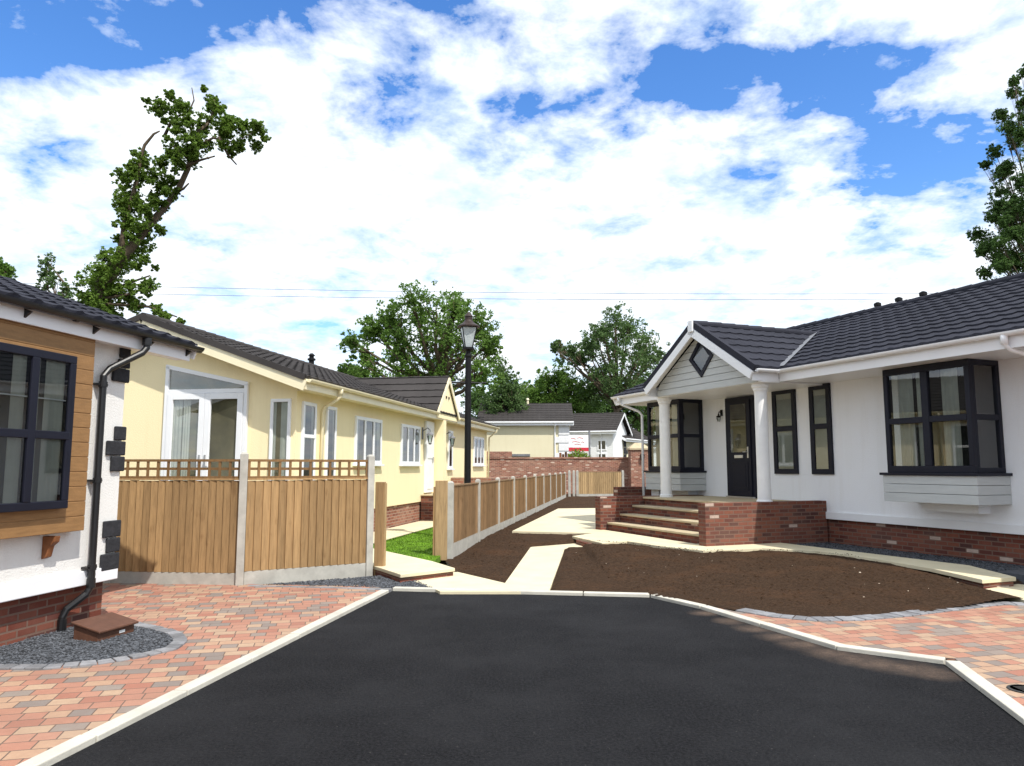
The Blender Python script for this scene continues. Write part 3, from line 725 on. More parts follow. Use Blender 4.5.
v = MB(); v.beam((-.2, -.36, YE - .16), (-.2, yry, yrz - .16), .40, .02); v.beam((-.2, yry, yrz - .16), (-.2, YD + .36, YE - .16), .40, .02); v.build('verge_soffit', 'cream_upvc', Y)
v = MB(); v.box(-.40, 8.18, -.36, -.335, YE - .22, YE - .02); v.build('fascia', 'cream_upvc', Y)
v = MB(); v.box(10.66, YL + .36, -.36, -.335, YE - .22, YE - .02); v.build('fascia', 'cream_upvc', Y)
v = MB(); v.box(-.01, YL + .34, -.334, -.001, YE - .2, YE - .18); v.build('soffit', 'cream_upvc', Y)
gutter(Y, (-.40, -.42, YE - .03), (8.2, -.42, YE - .03), .06, 'cream_upvc'); gutter(Y, (10.66, -.42, YE - .03), (YL + .38, -.42, YE - .03), .06, 'cream_upvc')
# entrance gable
gx0, gx1, gpz = 8.2, 10.65, 4.46; gm = (gx0 + gx1) / 2; gp_ = .40
gl_ = math.hypot(gm - gx0 + .08, gpz - YE)
tiles(Y, (gx0 - .08, -gp_, YE), (0, 1, 0), (gm - gx0 + .08, 0, gpz - YE), gp_ + 3.1, gl_, 'tile_grey', course=.34, wave=.33, amp=.004)
tiles(Y, (gx1 + .08, -gp_, YE), (0, 1, 0), (gm - gx1 - .08, 0, gpz - YE), gp_ + 3.1, gl_, 'tile_grey', course=.34, wave=.33, amp=.004)
v = MB(); v.prism([(gx0, -gp_ + .05, YE - .1), (gx1, -gp_ + .05, YE - .1), (gm, -gp_ + .05, gpz - .12)], (0, .30, 0)); v.box(gx0 + .02, gx1 - .02, -gp_ + .045, -.003, YE - .17, YE - .095); v.build('gable_panel', 'cream_render', Y)
v = MB()
for a, b_ in (((gx0 - .06, -gp_ - .01, YE - .09), (gm, -gp_ - .01, gpz - .09)), ((gx1 + .06, -gp_ - .01, YE - .09), (gm, -gp_ - .01, gpz - .09))): v.beam(a, b_, .03, .14)
v.build('gable_bargeboard', 'cream_upvc', Y)
for xx in (9.25, 9.55):
    v = MB(); v.box(xx - .03, xx + .03, -gp_ + .02, -gp_ + .049, 3.75, 3.83); v.build('gable_vent', 'copper_brown', Y)
v = MB(); v.box(9.05, 9.35, -.34, -.002, .66, 3.12); v.build('porch_pier', 'cream_render', Y)
# windows along the side
window(Y, .20, .78, 1.25, 2.90, 'white_upvc', fw=.07, curtains=[(.1, .3), (.72, .9)], sill='white_upvc', split=[.6], proud=.05)
window(Y, 1.28, 1.76, 1.25, 2.90, 'white_upvc', fw=.07, curtains=[(.1, .3), (.72, .9)], sill='white_upvc', proud=.05)
window(Y, 2.83, 4.5, 1.72, 2.80, 'white_upvc', cols=3, fw=.08, curtains=[(.05, .16), (.84, .95)], sill='white_upvc', proud=.05)
window(Y, 6.0, 7.65, 1.72, 2.80, 'white_upvc', cols=3, fw=.08, curtains=[(.05, .16), (.84, .95)], sill='white_upvc', proud=.05)
window(Y, 10.76, 11.3, 1.6, 2.85, 'white_upvc', cols=1, fw=.08, sill='white_upvc', proud=.05)
window(Y, 14.4, 16.1, 1.72, 2.80, 'white_upvc', cols=3, fw=.08, curtains=[(.05, .16), (.84, .95)], sill='white_upvc', proud=.05)
d = MB(); d.box(8.16, 8.98, -.07, -.002, .9, 3.0); yd = d.build('door', 'white_upvc', Y, bevel=.006)
d = MB(); d.box(8.3, 8.84, -.085, -.071, 1.0, 1.75); d.box(8.3, 8.84, -.085, -.071, 1.9, 2.85); d.build('door_panel', 'white_paint', yd, bevel=.01)
d = MB(); d.box(8.76, 8.82, -.12, -.086, 1.78, 1.95); d.build('handle', 'metal', yd)
st = MB()
for i in range(4): st.box(7.9, 9.1, -.35 - .28 * (4 - i), -.004, .1, .1 + .19 * (i + 1) - .04)
ys = st.build('door_steps', 'brick', Y)
for i in range(4):
    s = MB(); s.box(7.86, 9.14, -.38 - .28 * (4 - i), -.08 - .28 * (4 - i) + .0 if i < 3 else -.006, .1 + .19 * (i + 1) - .039, .1 + .19 * (i + 1)); s.build('tread', 'step_tread', ys, bevel=.008)
c = MB(); c.box(11.2, 16.6, -1.35, -1.12, 0, 1.30); c.box(11.2, 11.43, -1.119, -.006, 0, 1.30); c.build('terrace_wall', 'brick_far', Y, bevel=.006)
for xx in (7.95, 10.45):
    q = MB(); q.box(xx - .05, xx + .05, -.03, -.002, 2.45, 2.8); q.tube([(xx, -.03, 2.7), (xx, -.16, 2.78), (xx, -.24, 2.72), (xx, -.24, 2.62)], .015, 8); q.lathe([(.03, .30), (.10, .24), (.11, .22), (.10, .215)], (xx, -.24, 2.36), 8); q.lathe([(.05, 0), (.06, .02), (.03, -.03)], (xx, -.24, 2.33), 8)
    wl = q.build('wall_light', 'lead', Y); q = MB(); q.lathe([(.05, 0), (.09, .2)], (xx, -.24, 2.36), 6); q.build('lantern_glass', 'glass', wl)
# gable end: french doors with raked top light, tall side window
S_ = side_M(0, 0)        # local u along -y of face... u = -y direction
def fd():
    M = Matrix(((0, -1, 0, 0), (1, 0, 0, 0), (0, 0, 1, 0), (0, 0, 0, 1)))   # (u, d, z) -> (x=-d, y=u)
    M = Matrix(((0, 1, 0, 0), (1, 0, 0, 0), (0, 0, 1, 0), (0, 0, 0, 1)))    # u -> y, depth -> x (negative depth = outwards)
    u0, u1 = .98, 2.73
    f = MB(M); fw = .075; z0, z1 = .75, 3.06
    f.box(u0, u0 + fw, -.07, -.002, z0, 3.22); f.box(u1 - fw, u1, -.07, -.002, z0, 3.6); f.box(u0 + fw, u1 - fw, -.07, -.002, z1, z1 + .08); f.box(u0 + fw, u1 - fw, -.07, -.002, z0, z0 + .1)
    f.beam((u0, -.036, 3.22), (u1, -.036, 3.60), .068, .08)
    o = f.build('french_doors', 'white_upvc', Y, bevel=.005)
    um = (u0 + u1) / 2
    for a, b_ in ((u0 + fw + .004, um - .003), (um + .003, u1 - fw - .004)):
        lf = MB(M); z = z0 + .104; zt = z1 - .004; s = .115
        lf.box(a, a + s, -.085, -.03, z, zt); lf.box(b_ - s, b_, -.085, -.03, z, zt); lf.box(a + s, b_ - s, -.085, -.03, z, z + .2); lf.box(a + s, b_ - s, -.085, -.03, zt - s, zt); lf.build('door_leaf', 'white_upvc', o, bevel=.005)
    for hx in (um - .06, um + .06):
        h = MB(M); h.box(hx - .018, hx + .018, -.10, -.086, 1.62, 1.88); sg = -1 if hx < um else 1; h.tube([(hx, -.1, 1.76), (hx, -.14, 1.76), (hx + sg * .12, -.14, 1.76)], .011, 8); h.build('handle', 'metal', o)
    gpz_ = MB(M); gpz_.poly([(u0 + .1, -.05, z0 + .2), (um - .05, -.05, z0 + .2), (um - .05, -.05, z1 - .06), (u0 + .1, -.05, z1 - .06)]); gpz_.poly([(um + .05, -.05, z0 + .2), (u1 - .1, -.05, z0 + .2), (u1 - .1, -.05, z1 - .06), (um + .05, -.05, z1 - .06)])
    gpz_.poly([(u0 + .05, -.03, z1 + .06), (u1 - .05, -.03, z1 + .06), (u1 - .05, -.03, 3.58), (u0 + .05, -.03, 3.22)]); gpz_.build('pane', 'glass', o)
    rb = MB(M); rb.poly([(u0 + .03, -.006, z0), (u1 - .03, -.006, z0), (u1 - .03, -.006, 3.57), (u0 + .03, -.006, 3.21)]); rb.build('room_backing', 'room_tan', o)
    for a, b_ in ((u1 - .38, u1 - .17), (u1 - .55, u1 - .40)):
        c = MB(M); n = 14; vs = []
        for i in range(n + 1): u = a + (b_ - a) * i / n; vs += [(u, -.022 + .007 * math.sin(i * 1.3), z0 + .2), (u, -.022 + .007 * math.sin(i * 1.3), z1 - .1)]
        c.add(vs, [(2 * i, 2 * i + 2, 2 * i + 3, 2 * i + 1) for i in range(n)]); c.build('curtain', 'curtain', o)
    window(Y, .10, .51, .95, 2.93, 'white_upvc', T=M, fw=.06, curtains=[(.15, .5), (.72, .86)], room='room_tan', proud=.05)
fd()
q = MB(); q.tube([(1.05, -.42, YE - .05), (1.05, -.42, YE - .22), (1.05, -.36, YE - .28), (1.05, -.1, YE - .42), (1.05, -.05, YE - .52), (1.05, -.05, .2)], .034, 10); q.tube([(1.05, -.42, YE - .04), (1.05, -.42, YE - .2)], .05, 10); q.build('downpipe', 'cream_upvc', Y, smooth=True)
q = MB(); q.tube([(16.75, -.42, YE - .05), (16.75, -.42, YE - .2), (16.78, -.1, YE - .45), (16.78, -.05, .2)], .034, 10); q.build('downpipe', 'cream_upvc', Y, smooth=True)
q = MB(); q.lathe([(.08, -.25), (.08, .28), (.12, .29), (.12, .34), (.07, .36), (.07, .42), (.11, .43), (.04, .5)], (7.6, yry + .3, yrz), 12); q.build('flue', 'lamp_black', Y)
# yard of the cream bungalow
def yl(x, p): v_ = Vector((-4.05, 14.07)) + UL * x + Vector((.9837, -.18)) * p; return (v_.x, v_.y)
slab('path', [yl(-1.2, 1.05), yl(-1.2, -2), yl(-.0, 0), yl(17, 0), yl(17, .95), yl(1.5, .95)], .115, 'flags', .12)
lawn = [xy(340, 541.5, .12), xy(432, 561.5, .12), (-1.25, 13.5), (2.45, 38.5), yl(17, 1.0), yl(1.5, .97), yl(-1.1, 1.1)]
tag(slab('lawn_ground', lawn, .10, 'grass_base', .1))
def grass():
    mb = MB(); reg = [xy(345, 541.5, .12), xy(433, 561.5, .12), xy(440, 560, .12), xy(440, 524, .12), xy(380, 535, .12), xy(330, 545, .12)]
    xs = [p[0] for p in reg]; ys = [p[1] for p in reg]; n = 0
    while n < 16000:
        x, y = random.uniform(min(xs), max(xs)), random.uniform(min(ys), max(ys))
        if not (inside(x, y, reg) and inside(x, y, lawn)): n += .2; continue
        a = random.uniform(0, 6.28); h = random.uniform(.012, .026); wd = .006; lx, ly = random.uniform(-.02, .02), random.uniform(-.02, .02)
        mb.add([(x - wd * math.cos(a), y - wd * math.sin(a), .1), (x + wd * math.cos(a), y + wd * math.sin(a), .1), (x + lx, y + ly, .1 + h)], [(0, 1, 2)]); n += 1
    tag(mb.build('grass', 'grass'), 'short bright green lawn grass inside the gateway', 'grass', None, 'stuff')
grass()

# ------------------------------------------------------------------ NEAR LEFT BUNGALOW
Lh = empty('bungalow', (-4.285, 8.25, 0), angL, 'white bungalow with brown clad bay window and black downpipe at the left edge', 'bungalow', 'park bungalows')
w = MB(); w.box(-9, 0, 0, 6.2, .47, 3.05); w.build('wall', 'white_render_warm', Lh)
w = MB(); w.box(-9, -.035, .10, 6.10, -.1, .47); w.build('plinth', 'brick', Lh)
w = MB(); w.box(-9, .025, -.03, -.001, .455, .60); w.box(.001, .025, 0, 6.2, .455, .6); w.build('skirting_board', 'white_upvc', Lh, bevel=.008)
lp_ = R(19); LE = 3.125; lrun = 3.1 + .22; lry = -.22 + lrun; lrz = LE + lrun * math.tan(lp_)
tiles(Lh, (-9.4, -.235, LE), (1, 0, 0), (0, math.cos(lp_), math.sin(lp_)), 10.36, lrun / math.cos(lp_), 'tile_blue', course=.34, wave=.26, amp=.02)
b = MB(); b.poly([(-9.4, lry, lrz), (.95, lry, lrz), (.95, 6.55, LE), (-9.4, 6.55, LE)]); b.build('roof', 'tile_blue', Lh)
w = MB(); w.prism([(0, 0, 3.05), (0, 6.2, 3.05), (0, lry, lrz - .1)], (-.15, 0, 0)); w.build('gable_wall', 'white_render_warm', Lh)
v = MB(); v.beam((.93, -.235, LE - .08), (.93, lry, lrz - .08), .03, .17); v.beam((.93, lry, lrz - .08), (.93, 6.55, LE - .08), .03, .17); v.build('bargeboard', 'white_upvc', Lh)
v = MB(); v.box(-9.3, .88, -.19, -.16, 2.935, 3.115); v.build('fascia', 'white_upvc', Lh, bevel=.004)
v = MB(); v.box(-9.3, .88, -.159, -.001, 2.95, 2.965); v.build('soffit', 'white_upvc', Lh)
gutter(Lh, (-9.3, -.26, LE - .015), (.99, -.26, LE - .015), .055, 'black_plastic')
for xx in (-3.4, -2.5, -1.6, -.75, .1, .80):
    q = MB(); q.prism([(xx - .012, -.191, 2.985), (xx - .012, -.265, 3.04), (xx - .012, -.191, 3.07)], (.024, 0, 0)); q.build('gutter_bracket', 'black_plastic', Lh)
v = MB(); z = 1.02; bx0, bx1, bp = -4.2, -.66, .15
while z < 2.93:
    zz = min(z + .145, 2.946)
    v.box(bx0, bx1, -bp - random.uniform(0, .002), -.002, z + .005, zz); v.box(bx0 + .01, bx1 - .006, -bp + .003, -.003, zz - .002, zz + .008); z = zz
v.build('bay_cladding', 'tan_clad', Lh, bevel=.006)
for xx in (-.98, -3.6):
    q = MB(); q.prism([(xx - .035, -.003, .995), (xx - .035, -.14, .995), (xx - .035, -.13, .94), (xx - .035, -.08, .90), (xx - .035, -.055, .80), (xx - .035, -.003, .78)], (.07, 0, 0)); q.build('corbel', 'corbel_wood', Lh, bevel=.005)
window(Lh, -1.96, -.98, 1.26, 2.72, 'navy', y=-bp - .003, cols=2, split=[.47], fw=.075, proud=.075, curtains=[(.06, .16), (.30, .46), (.55, .62), (.68, .94)], bar=[.70], label='double casement at the end of the bay')
window(Lh, -3.46, -2.04, 1.26, 2.72, 'navy', y=-bp - .003, cols=2, split=[.47], fw=.075, proud=.075, curtains=[(.05, .2), (.6, .75)], bar=[.70])
qz = [(2.99, 2.845, .2), (2.83, 2.735, .22), (2.725, 2.575, .36), (2.09, 1.94, .22), (1.93, 1.775, .40), (1.765, 1.605, .27), (1.08, .905, .36), (.895, .745, .26), (.735, .56, .38)]
for z1_, z0_, ln in qz:
    q = MB(); n = 5
    q.box(-ln * .62, .034, -.034, -.001, z0_, z1_); q.box(.002, .034, -.0, ln * .7, z0_, z1_); q.build('quoin', 'quoin_stone', Lh, bevel=.012)
q = MB(); px_ = -.42; gx_ = -.02
q.tube([(gx_, -.26, LE - .05), (gx_, -.26, LE - .17), (gx_ - .04, -.24, LE - .23), (px_ + .06, -.09, LE - .44), (px_, -.07, LE - .52), (px_, -.07, .62), (px_, -.07, .44), (px_ - .03, -.05, .37), (px_ - .17, .05, .24), (px_ - .20, .065, .17), (px_ - .20, .065, .03)], .036, 12)
for zz in (2.50, 1.5, .62): q.box(px_ - .07, px_ + .07, -.075, -.001, zz, zz + .022); q.tube([(px_, -.07, zz - .015), (px_, -.07, zz + .04)], .044, 12)
q.tube([(gx_, -.26, LE - .06), (gx_, -.26, LE - .14)], .05, 12); q.tube([(px_, -.07, .43), (px_, -.07, .52)], .043, 12); q.tube([(px_ - .20, .065, .03), (px_ - .20, .065, .15)], .043, 12)
q.build('downpipe', 'black_plastic', Lh, smooth=False)
# brown meter box beside the plinth
bpos = xy(107, 637, .03)
Bx = empty('meter_box', (bpos[0], bpos[1], .03), angL + R(-4), 'brown lidded ground meter box on dark gravel beside the black downpipe', 'meter box')
Bx.scale = (.74, .78, .95)
q = MB(); q.prism([(-.30, -.13, 0), (-.30, .23, 0), (-.30, .23, .155), (-.30, -.13, .085)], (.62, 0, 0)); q.build('box_body', 'brown_box', Bx, bevel=.01)
q = MB(); q.prism([(-.33, -.17, .088), (-.33, .25, .168), (-.33, .25, .19), (-.33, -.17, .112)], (.68, 0, 0)); q.build('lid', 'brown_box', Bx, bevel=.008)
q = MB(); q.box(.05, .15, -.134, -.1305, .035, .06); q.build('nameplate', 'white_paint', Bx)
# gravel pocket with sett edging
def ell(k):
    c = xy(-5, 652, .03); pts = []
    for (px, py) in ((-60, 664), (0, 666), (50, 666), (95, 662), (135, 656), (165, 649), (174, 642), (168, 635), (150, 630), (133, 627), (118, 622)): pts.append(xy(px, py, .03))
    return pts
pk = ell(0)
grav2 = pk + [yl(-5.9, -.1), (-4.7, 8.3), (-5.6, 6.2)]
grav2 = pk + [(-4.42, 8.35), (-4.75, 8.2), (-5.25, 5.6)]
slab('gravel_bed', grav2, .037, 'gravel_slate', .06, 'stuff')
stones('gravel', 'gravel_slate', grav2, 5200, .007, .016, lambda x, y: .042)
setts('path_edging', list(reversed(pk)), .125, .11, .046) if False else setts('path_edging', pk, -.125, .115, .046)

# manhole cover on the right paving
mp_ = xy(1026, 690, .03)
q = MB(); q.lathe([(.12, 0), (.12, .008), (.115, .011), (.10, .011), (.098, .006), (.09, .006), (.088, .011), (.001, .011)], (0, 0, 0), 28)
for i in range(5): q.box(-.06, .06, -.05 + i * .025 - .004, -.05 + i * .025 + .004, .011, .014)
o = q.build('drain_cover', 'cast_iron'); o.location = (mp_[0], mp_[1], .028); tag(o, 'small round iron drain cover in the block paving at lower right', 'drain cover')

# ================================================================== FENCES
def fence_panel(parent, a, b, z0, z1, mat, board=.108, trellis=None, gravel=.16, cap=True, gbz=0):
    a, b = Vector((a[0], a[1], 0)), Vector((b[0], b[1], 0)); ln = (b - a).length; d = (b - a) / ln; nr = Vector((d.y, -d.x, 0))   # nr towards viewer side
    M = Matrix(((d.x, -nr.x, 0, a.x), (d.y, -nr.y, 0, a.y), (0, 0, 1, 0), (0, 0, 0, 1)))
    n = max(3, int(ln / board)); p = MB(M)
    for i in range(n):
        x0, x1 = ln * i / n, ln * (i + 1) / n + .012; dz = random.uniform(-.006, .004)
        p.add([(x0, -.034, z0), (x1, -.010, z0), (x1, .0, z0), (x0, .0, z0), (x0, -.034, z1 + dz), (x1, -.010, z1 + dz), (x1, 0, z1 + dz), (x0, 0, z1 + dz)],
              [(0, 3, 2, 1), (4, 5, 6, 7), (0, 1, 5, 4), (1, 2, 6, 5), (2, 3, 7, 6), (3, 0, 4, 7)])
    for zz in (z0 + .12, (z0 + z1) / 2, z1 - .12): p.box(.0, ln, .002, .04, zz - .035, zz + .035)
    if cap: p.box(0, ln, -.035, .045, z1 + .006, z1 + .03)
    p.build('panel', mat, parent)
    g_ = MB(M); g_.box(0, ln, -.025, .03, gbz - .05, z0 - .003); g_.build('gravel_board', 'post_concrete', parent, bevel=.004)
    if trellis:
        t_ = MB(M); zt0, zt1 = z1 + .0305, trellis
        t_.box(0, ln, -.025, .025, zt1 - .035, zt1); t_.box(0, ln, -.025, .025, zt0, zt0 + .03)
        k = round(ln / .148)
        for i in range(k + 1): xx = min(ln - .03, max(0, ln * i / k - .015)); t_.box(xx, xx + .036, -.018, -.001, zt0 + .03, zt1 - .035)
        zm = (zt0 + zt1) / 2; t_.box(0, ln, .0, .016, zm - .018, zm + .018)
        t_.build('trellis', 'timber_dark', parent)
def fence_post(parent, p, h, w=.1, ang=0, z0=-.1, mat='post_concrete'):
    M = Matrix.Translation((p[0], p[1], 0)) @ Matrix.Rotation(ang, 4, 'Z')
    q = MB(M); q.box(-w / 2, w / 2, -w / 2, w / 2, z0, h - .03); q.add([(-w / 2, -w / 2, h - .03), (w / 2, -w / 2, h - .03), (w / 2, w / 2, h - .03), (-w / 2, w / 2, h - .03), (-w * .25, -w * .25, h), (w * .25, -w * .25, h), (w * .25, w * .25, h), (-w * .25, w * .25, h)], [(4, 5, 6, 7), (0, 1, 5, 4), (1, 2, 6, 5), (2, 3, 7, 6), (3, 0, 4, 7)])
    return q.build('post', mat, parent, bevel=.006)
def lerp2(a, b, t): return (a[0] + (b[0] - a[0]) * t, a[1] + (b[1] - a[1]) * t)

f1 = empty('fence', (postA.x, postA.y, 0), 0, 'tall wooden trellis topped fence on block paving in front of the cream bungalow', 'fence', 'timber garden fences')
def local(o, mbparent): return o
class _Off: pass
def fence_children_fix(root):
    for ch in [o for o in bpy.data.objects if o.parent == root]:
        ch.matrix_parent_inverse = Matrix.Translation(root.location).inverted()
A0 = (postA.x - 1.93, postA.y + .20); A00 = (A0[0] - 1.93, A0[1] + .2)
dAB = (postB - postA).normalized(); aAB = math.atan2(dAB.y, dAB.x)
fence_panel(f1, (A0[0] + .05, A0[1]), (postA.x - .05, postA.y + .01), .19, 1.46, 'timber', trellis=1.76)
fence_panel(f1, (A00[0] + .05, A00[1]), (A0[0] - .05, A0[1]), .19, 1.46, 'timber', trellis=1.76)
fence_panel(f1, (postA.x + dAB.x * .05, postA.y + dAB.y * .05), (postB.x - dAB.x * .05, postB.y - dAB.y * .05), .21, 1.46, 'timber', trellis=1.76)
fence_post(f1, postA, 1.86, .105, aAB / 2); fence_post(f1, postB, 1.84, .105, aAB); fence_post(f1, A0, 1.85)
fence_children_fix(f1)

gp1 = xy(378.5, 575, .02)
g1 = empty('gate_post', (gp1[0], gp1[1] + .05, 0), R(-10), 'slim brown timber gate post against the tall trellis fence', 'gate post', 'timber gate posts')
q = MB(); q.box(-.07, .07, -.05, .05, 0, 1.42); q.build('post_body', 'timber', g1, bevel=.006)
q = MB(); q.box(.071, .085, -.03, .05, .0, 1.40); q.build('gate_stop', 'timber_pale', g1)

rowA = Vector((-1.09, 13.47)); rd = Vector((.152, .988)).normalized(); SP = 2.45
gp2 = (rowA.x - .17, rowA.y - .02)
g2 = empty('gate_post', (gp2[0], gp2[1], 0), R(4), 'wide pale timber gate post at the near end of the long fence', 'gate post', 'timber gate posts')
q = MB(); q.box(-.10, .118, -.04, .04, .02, 1.41); q.build('post_body', 'timber_pale', g2, bevel=.006)
q = MB(); q.box(-.135, -.101, -.02, .06, .05, 1.30); q.build('gate_stop', 'timber', g2)
q = MB()
for zz in (.3, 1.1): q.box(-.142, -.136, -.01, .05, zz, zz + .09)
q.build('hinge', 'lamp_black', g2)

f2 = empty('fence', (rowA.x, rowA.y, 0), 0, 'long low timber fence with concrete posts running away between soil and lawn', 'fence', 'timber garden fences')
arow = math.atan2(rd.y, rd.x)
for i in range(11):
    p = rowA + rd * (SP * i); fence_post(f2, p, 1.40, .10, arow)
    if i < 10:
        a, b_ = p + rd * .05, p + rd * (SP - .05); fence_panel(f2, a, b_, .30, 1.30, 'timber_row', gravel=.2)
fence_children_fix(f2)
far0 = rowA + rd * (SP * 10)
f3 = empty('fence', (far0.x + .5, far0.y + 1.2, 0), 0, 'pale timber fence panel closing the far end of the garden', 'fence', 'timber garden fences')
fa, fb = Vector((3.42, 39.6)), Vector((5.85, 39.9))
for p in (fa - Vector((.45, .5)), fa - Vector((.2, .2)), fa, fb): fence_post(f3, p, 1.47, .12)
fence_panel(f3, fa + Vector((.06, 0)), fb - Vector((.06, 0)), .25, 1.38, 'timber_pale')
fence_children_fix(f3)

# ================================================================== LAMP POST
lampP = atY(467.5, 480, 16.2)
lm = empty('street_lamp', (lampP.x, lampP.y, 0), R(12), 'tall black victorian style lamp post with lantern behind the long fence', 'street lamp')
q = MB(); q.lathe([(.17, 0), (.17, .1), (.14, .14), (.13, .9), (.10, .98), (.075, 1.02), (.064, 4.02), (.08, 4.04), (.08, 4.08), (.05, 4.12), (.05, 4.2)], (0, 0, 0), 16); q.build('pole', 'lamp_black', lm, smooth=False)
q = MB(); q.tube([(-.34, 0, 3.47), (.37, 0, 3.47)], .018, 8); q.tube([(-.34, 0, 3.47), (-.36, 0, 3.47)], .03, 8); q.tube([(.36, 0, 3.47), (.39, 0, 3.47)], .03, 8); q.build('ladder_bar', 'lamp_black', lm)
q = MB()
for i in range(4):
    a = R(45 + 90 * i); q.tube([(.11 * math.cos(a), .11 * math.sin(a), 4.24), (.225 * math.cos(a), .225 * math.sin(a), 4.68)], .012, 6)
q.lathe([(.06, 4.16), (.13, 4.2), (.13, 4.24), (.05, 4.25)], (0, 0, 0), 12)
lant = q.build('lantern', 'lamp_black', lm)
q = MB()
for i in range(4):
    a, b_ = R(45 + 90 * i), R(135 + 90 * i); q.poly([(.105 * math.cos(a), .105 * math.sin(a), 4.25), (.105 * math.cos(b_), .105 * math.sin(b_), 4.25), (.22 * math.cos(b_), .22 * math.sin(b_), 4.67), (.22 * math.cos(a), .22 * math.sin(a), 4.67)])
q.build('lantern_glass', 'frosted', lant)
q = MB(); q.lathe([(.225, 4.68), (.25, 4.69), (.25, 4.715), (.14, 4.78), (.10, 4.82), (.085, 4.85), (.085, 4.92), (.10, 4.93), (.05, 4.99), (.02, 5.03)], (0, 0, 0), 16); q.build('lantern_cap', 'copper_brown', lant)
q = MB(); q.lathe([(.03, 4.26), (.04, 4.4), (.02, 4.5)], (0, 0, 0), 10); q.build('bulb', 'white_paint', lant)

# ================================================================== FAR BRICK WALL, PILLAR, HOUSES BEYOND
bw = empty('brick_wall', (4.6, 44, 0), 0, 'long red brick garden wall behind the far fence panel', 'brick wall', 'brick boundary walls')
def rel(o, root): o.matrix_parent_inverse = Matrix.Translation(root.location).inverted()
q = MB(); q.box(-1.6, 6.9, 43.9, 44.15, -.1, 2.12); rel(q.build('brickwork', 'brick_far', bw), bw)
q = MB(); q.box(-1.6, 6.9, 43.85, 44.2, 2.122, 2.22); rel(q.build('coping', 'brick_far', bw, bevel=.01), bw)
q = MB(); q.box(-1.6, .0, 43.84, 44.21, 2.222, 2.55); rel(q.build('raised_end', 'brick_far', bw, bevel=.01), bw)
pp = empty('brick_pillar', (7.25, 43.3, 0), 0, 'square red brick gate pillar with pale pyramid cap at end of the wall', 'brick pillar')
q = MB(); q.box(-.5, .5, -.5, .5, -.1, 2.62); q.build('brickwork', 'brick_far', pp)
q = MB(); q.add([(-.58, -.58, 2.622), (.58, -.58, 2.622), (.58, .58, 2.622), (-.58, .58, 2.622), (-.58, -.58, 2.72), (.58, -.58, 2.72), (.58, .58, 2.72), (-.58, .58, 2.72), (-.2, -.2, 3.02), (.2, -.2, 3.02), (.2, .2, 3.02), (-.2, .2, 3.02)], [(3, 2, 1, 0), (0, 1, 5, 4), (1, 2, 6, 5), (2, 3, 7, 6), (3, 0, 4, 7), (4, 5, 9, 8), (5, 6, 10, 9), (6, 7, 11, 10), (7, 4, 8, 11), (8, 9, 10, 11)]); q.build('cap', 'step_tread', pp)
q = MB(); q.box(.05, .25, -.56, -.501, 2.05, 2.4); q.lathe([(.10, 0), (.12, .22), (.02, .3)], (.15, -.62, 2.1), 8); q.build('wall_light', 'lamp_black', pp)

def far_house(loc, rz, ln, dep, eave, pitch_, wall, roof, label, z0=0):
    h = empty('bungalow', loc, rz, label, 'bungalow', 'park bungalows')
    q = MB(); q.box(0, ln, 0, dep, z0, eave - .1)
    rz_ = eave + (dep / 2 + .3) * math.tan(pitch_)
    for xx, s in ((0, 1), (ln, -1)): q.prism([(xx, 0, eave - .1), (xx, dep, eave - .1), (xx, dep / 2, rz_ - .2)], (.1 * s, 0, 0))
    q.build('wall', wall, h)
    tiles(h, (-.35, -.3, eave), (1, 0, 0), (0, math.cos(pitch_), math.sin(pitch_)), ln + .7, (dep / 2 + .3) / math.cos(pitch_), roof, course=.36, wave=.33, amp=.015, du=.11)
    tiles(h, (-.35, dep + .3, eave), (1, 0, 0), (0, -math.cos(pitch_), math.sin(pitch_)), ln + .7, (dep / 2 + .3) / math.cos(pitch_), roof, course=.36, wave=.33, amp=.015, du=.11)
    q = MB(); q.box(-.33, ln + .33, -.33, -.29, eave - .24, eave - .01); q.tube([(-.33, -.38, eave - .04), (ln + .33, -.38, eave - .04)], .06, 8); q.build('fascia', 'white_upvc', h)
    for xx in (-.33, ln + .33):
        q = MB(); q.beam((xx, -.3, eave - .12), (xx, dep / 2, rz_ - .12), .04, .2); q.beam((xx, dep / 2, rz_ - .12), (xx, dep + .3, eave - .12), .04, .2); q.build('bargeboard', 'white_upvc', h)
    q = MB(); q.tube([(ln - .9, -.38, eave - .05), (ln - .9, -.3, eave - .25), (ln - .9, -.06, eave - .45), (ln - .9, -.06, z0)], .045, 8); q.build('downpipe', 'white_upvc', h)
    return h
h1 = far_house((-2.0, 50, 0), R(-2), 5.75, 6.0, 4.62, R(24), 'cream_pale', 'tile_grey', 'pale cream bungalow with grey roof and blank wall behind the brick wall')
q = MB(); q.box(5.1, 5.78, -.035, -.002, 0, 4.45); q.build('corner_panel', 'white_far', h1)
q = MB()
for i in range(7): q.box(4.85 if i % 2 else 5.1, 5.81, -.07, -.036, .6 + i * .53, .98 + i * .53)
q.build('quoin', 'white_far', h1)
q = MB(); q.box(.6, 3.2, -.4, -.002, 2.35, 2.5); q.build('porch_hood', 'lead', h1)
q = MB(); q.lathe([(.09, -.2), (.09, .3), (.14, .32), (.05, .45)], (3.0, 3, 6.05), 10); q.build('flue', 'cream_upvc', h1)
h2 = far_house((3.95, 58, 0), R(-20), 3.9, 5.6, 4.35, R(27), 'white_far', 'tile_grey', 'white far bungalow with small dark windows behind the agent signboard')
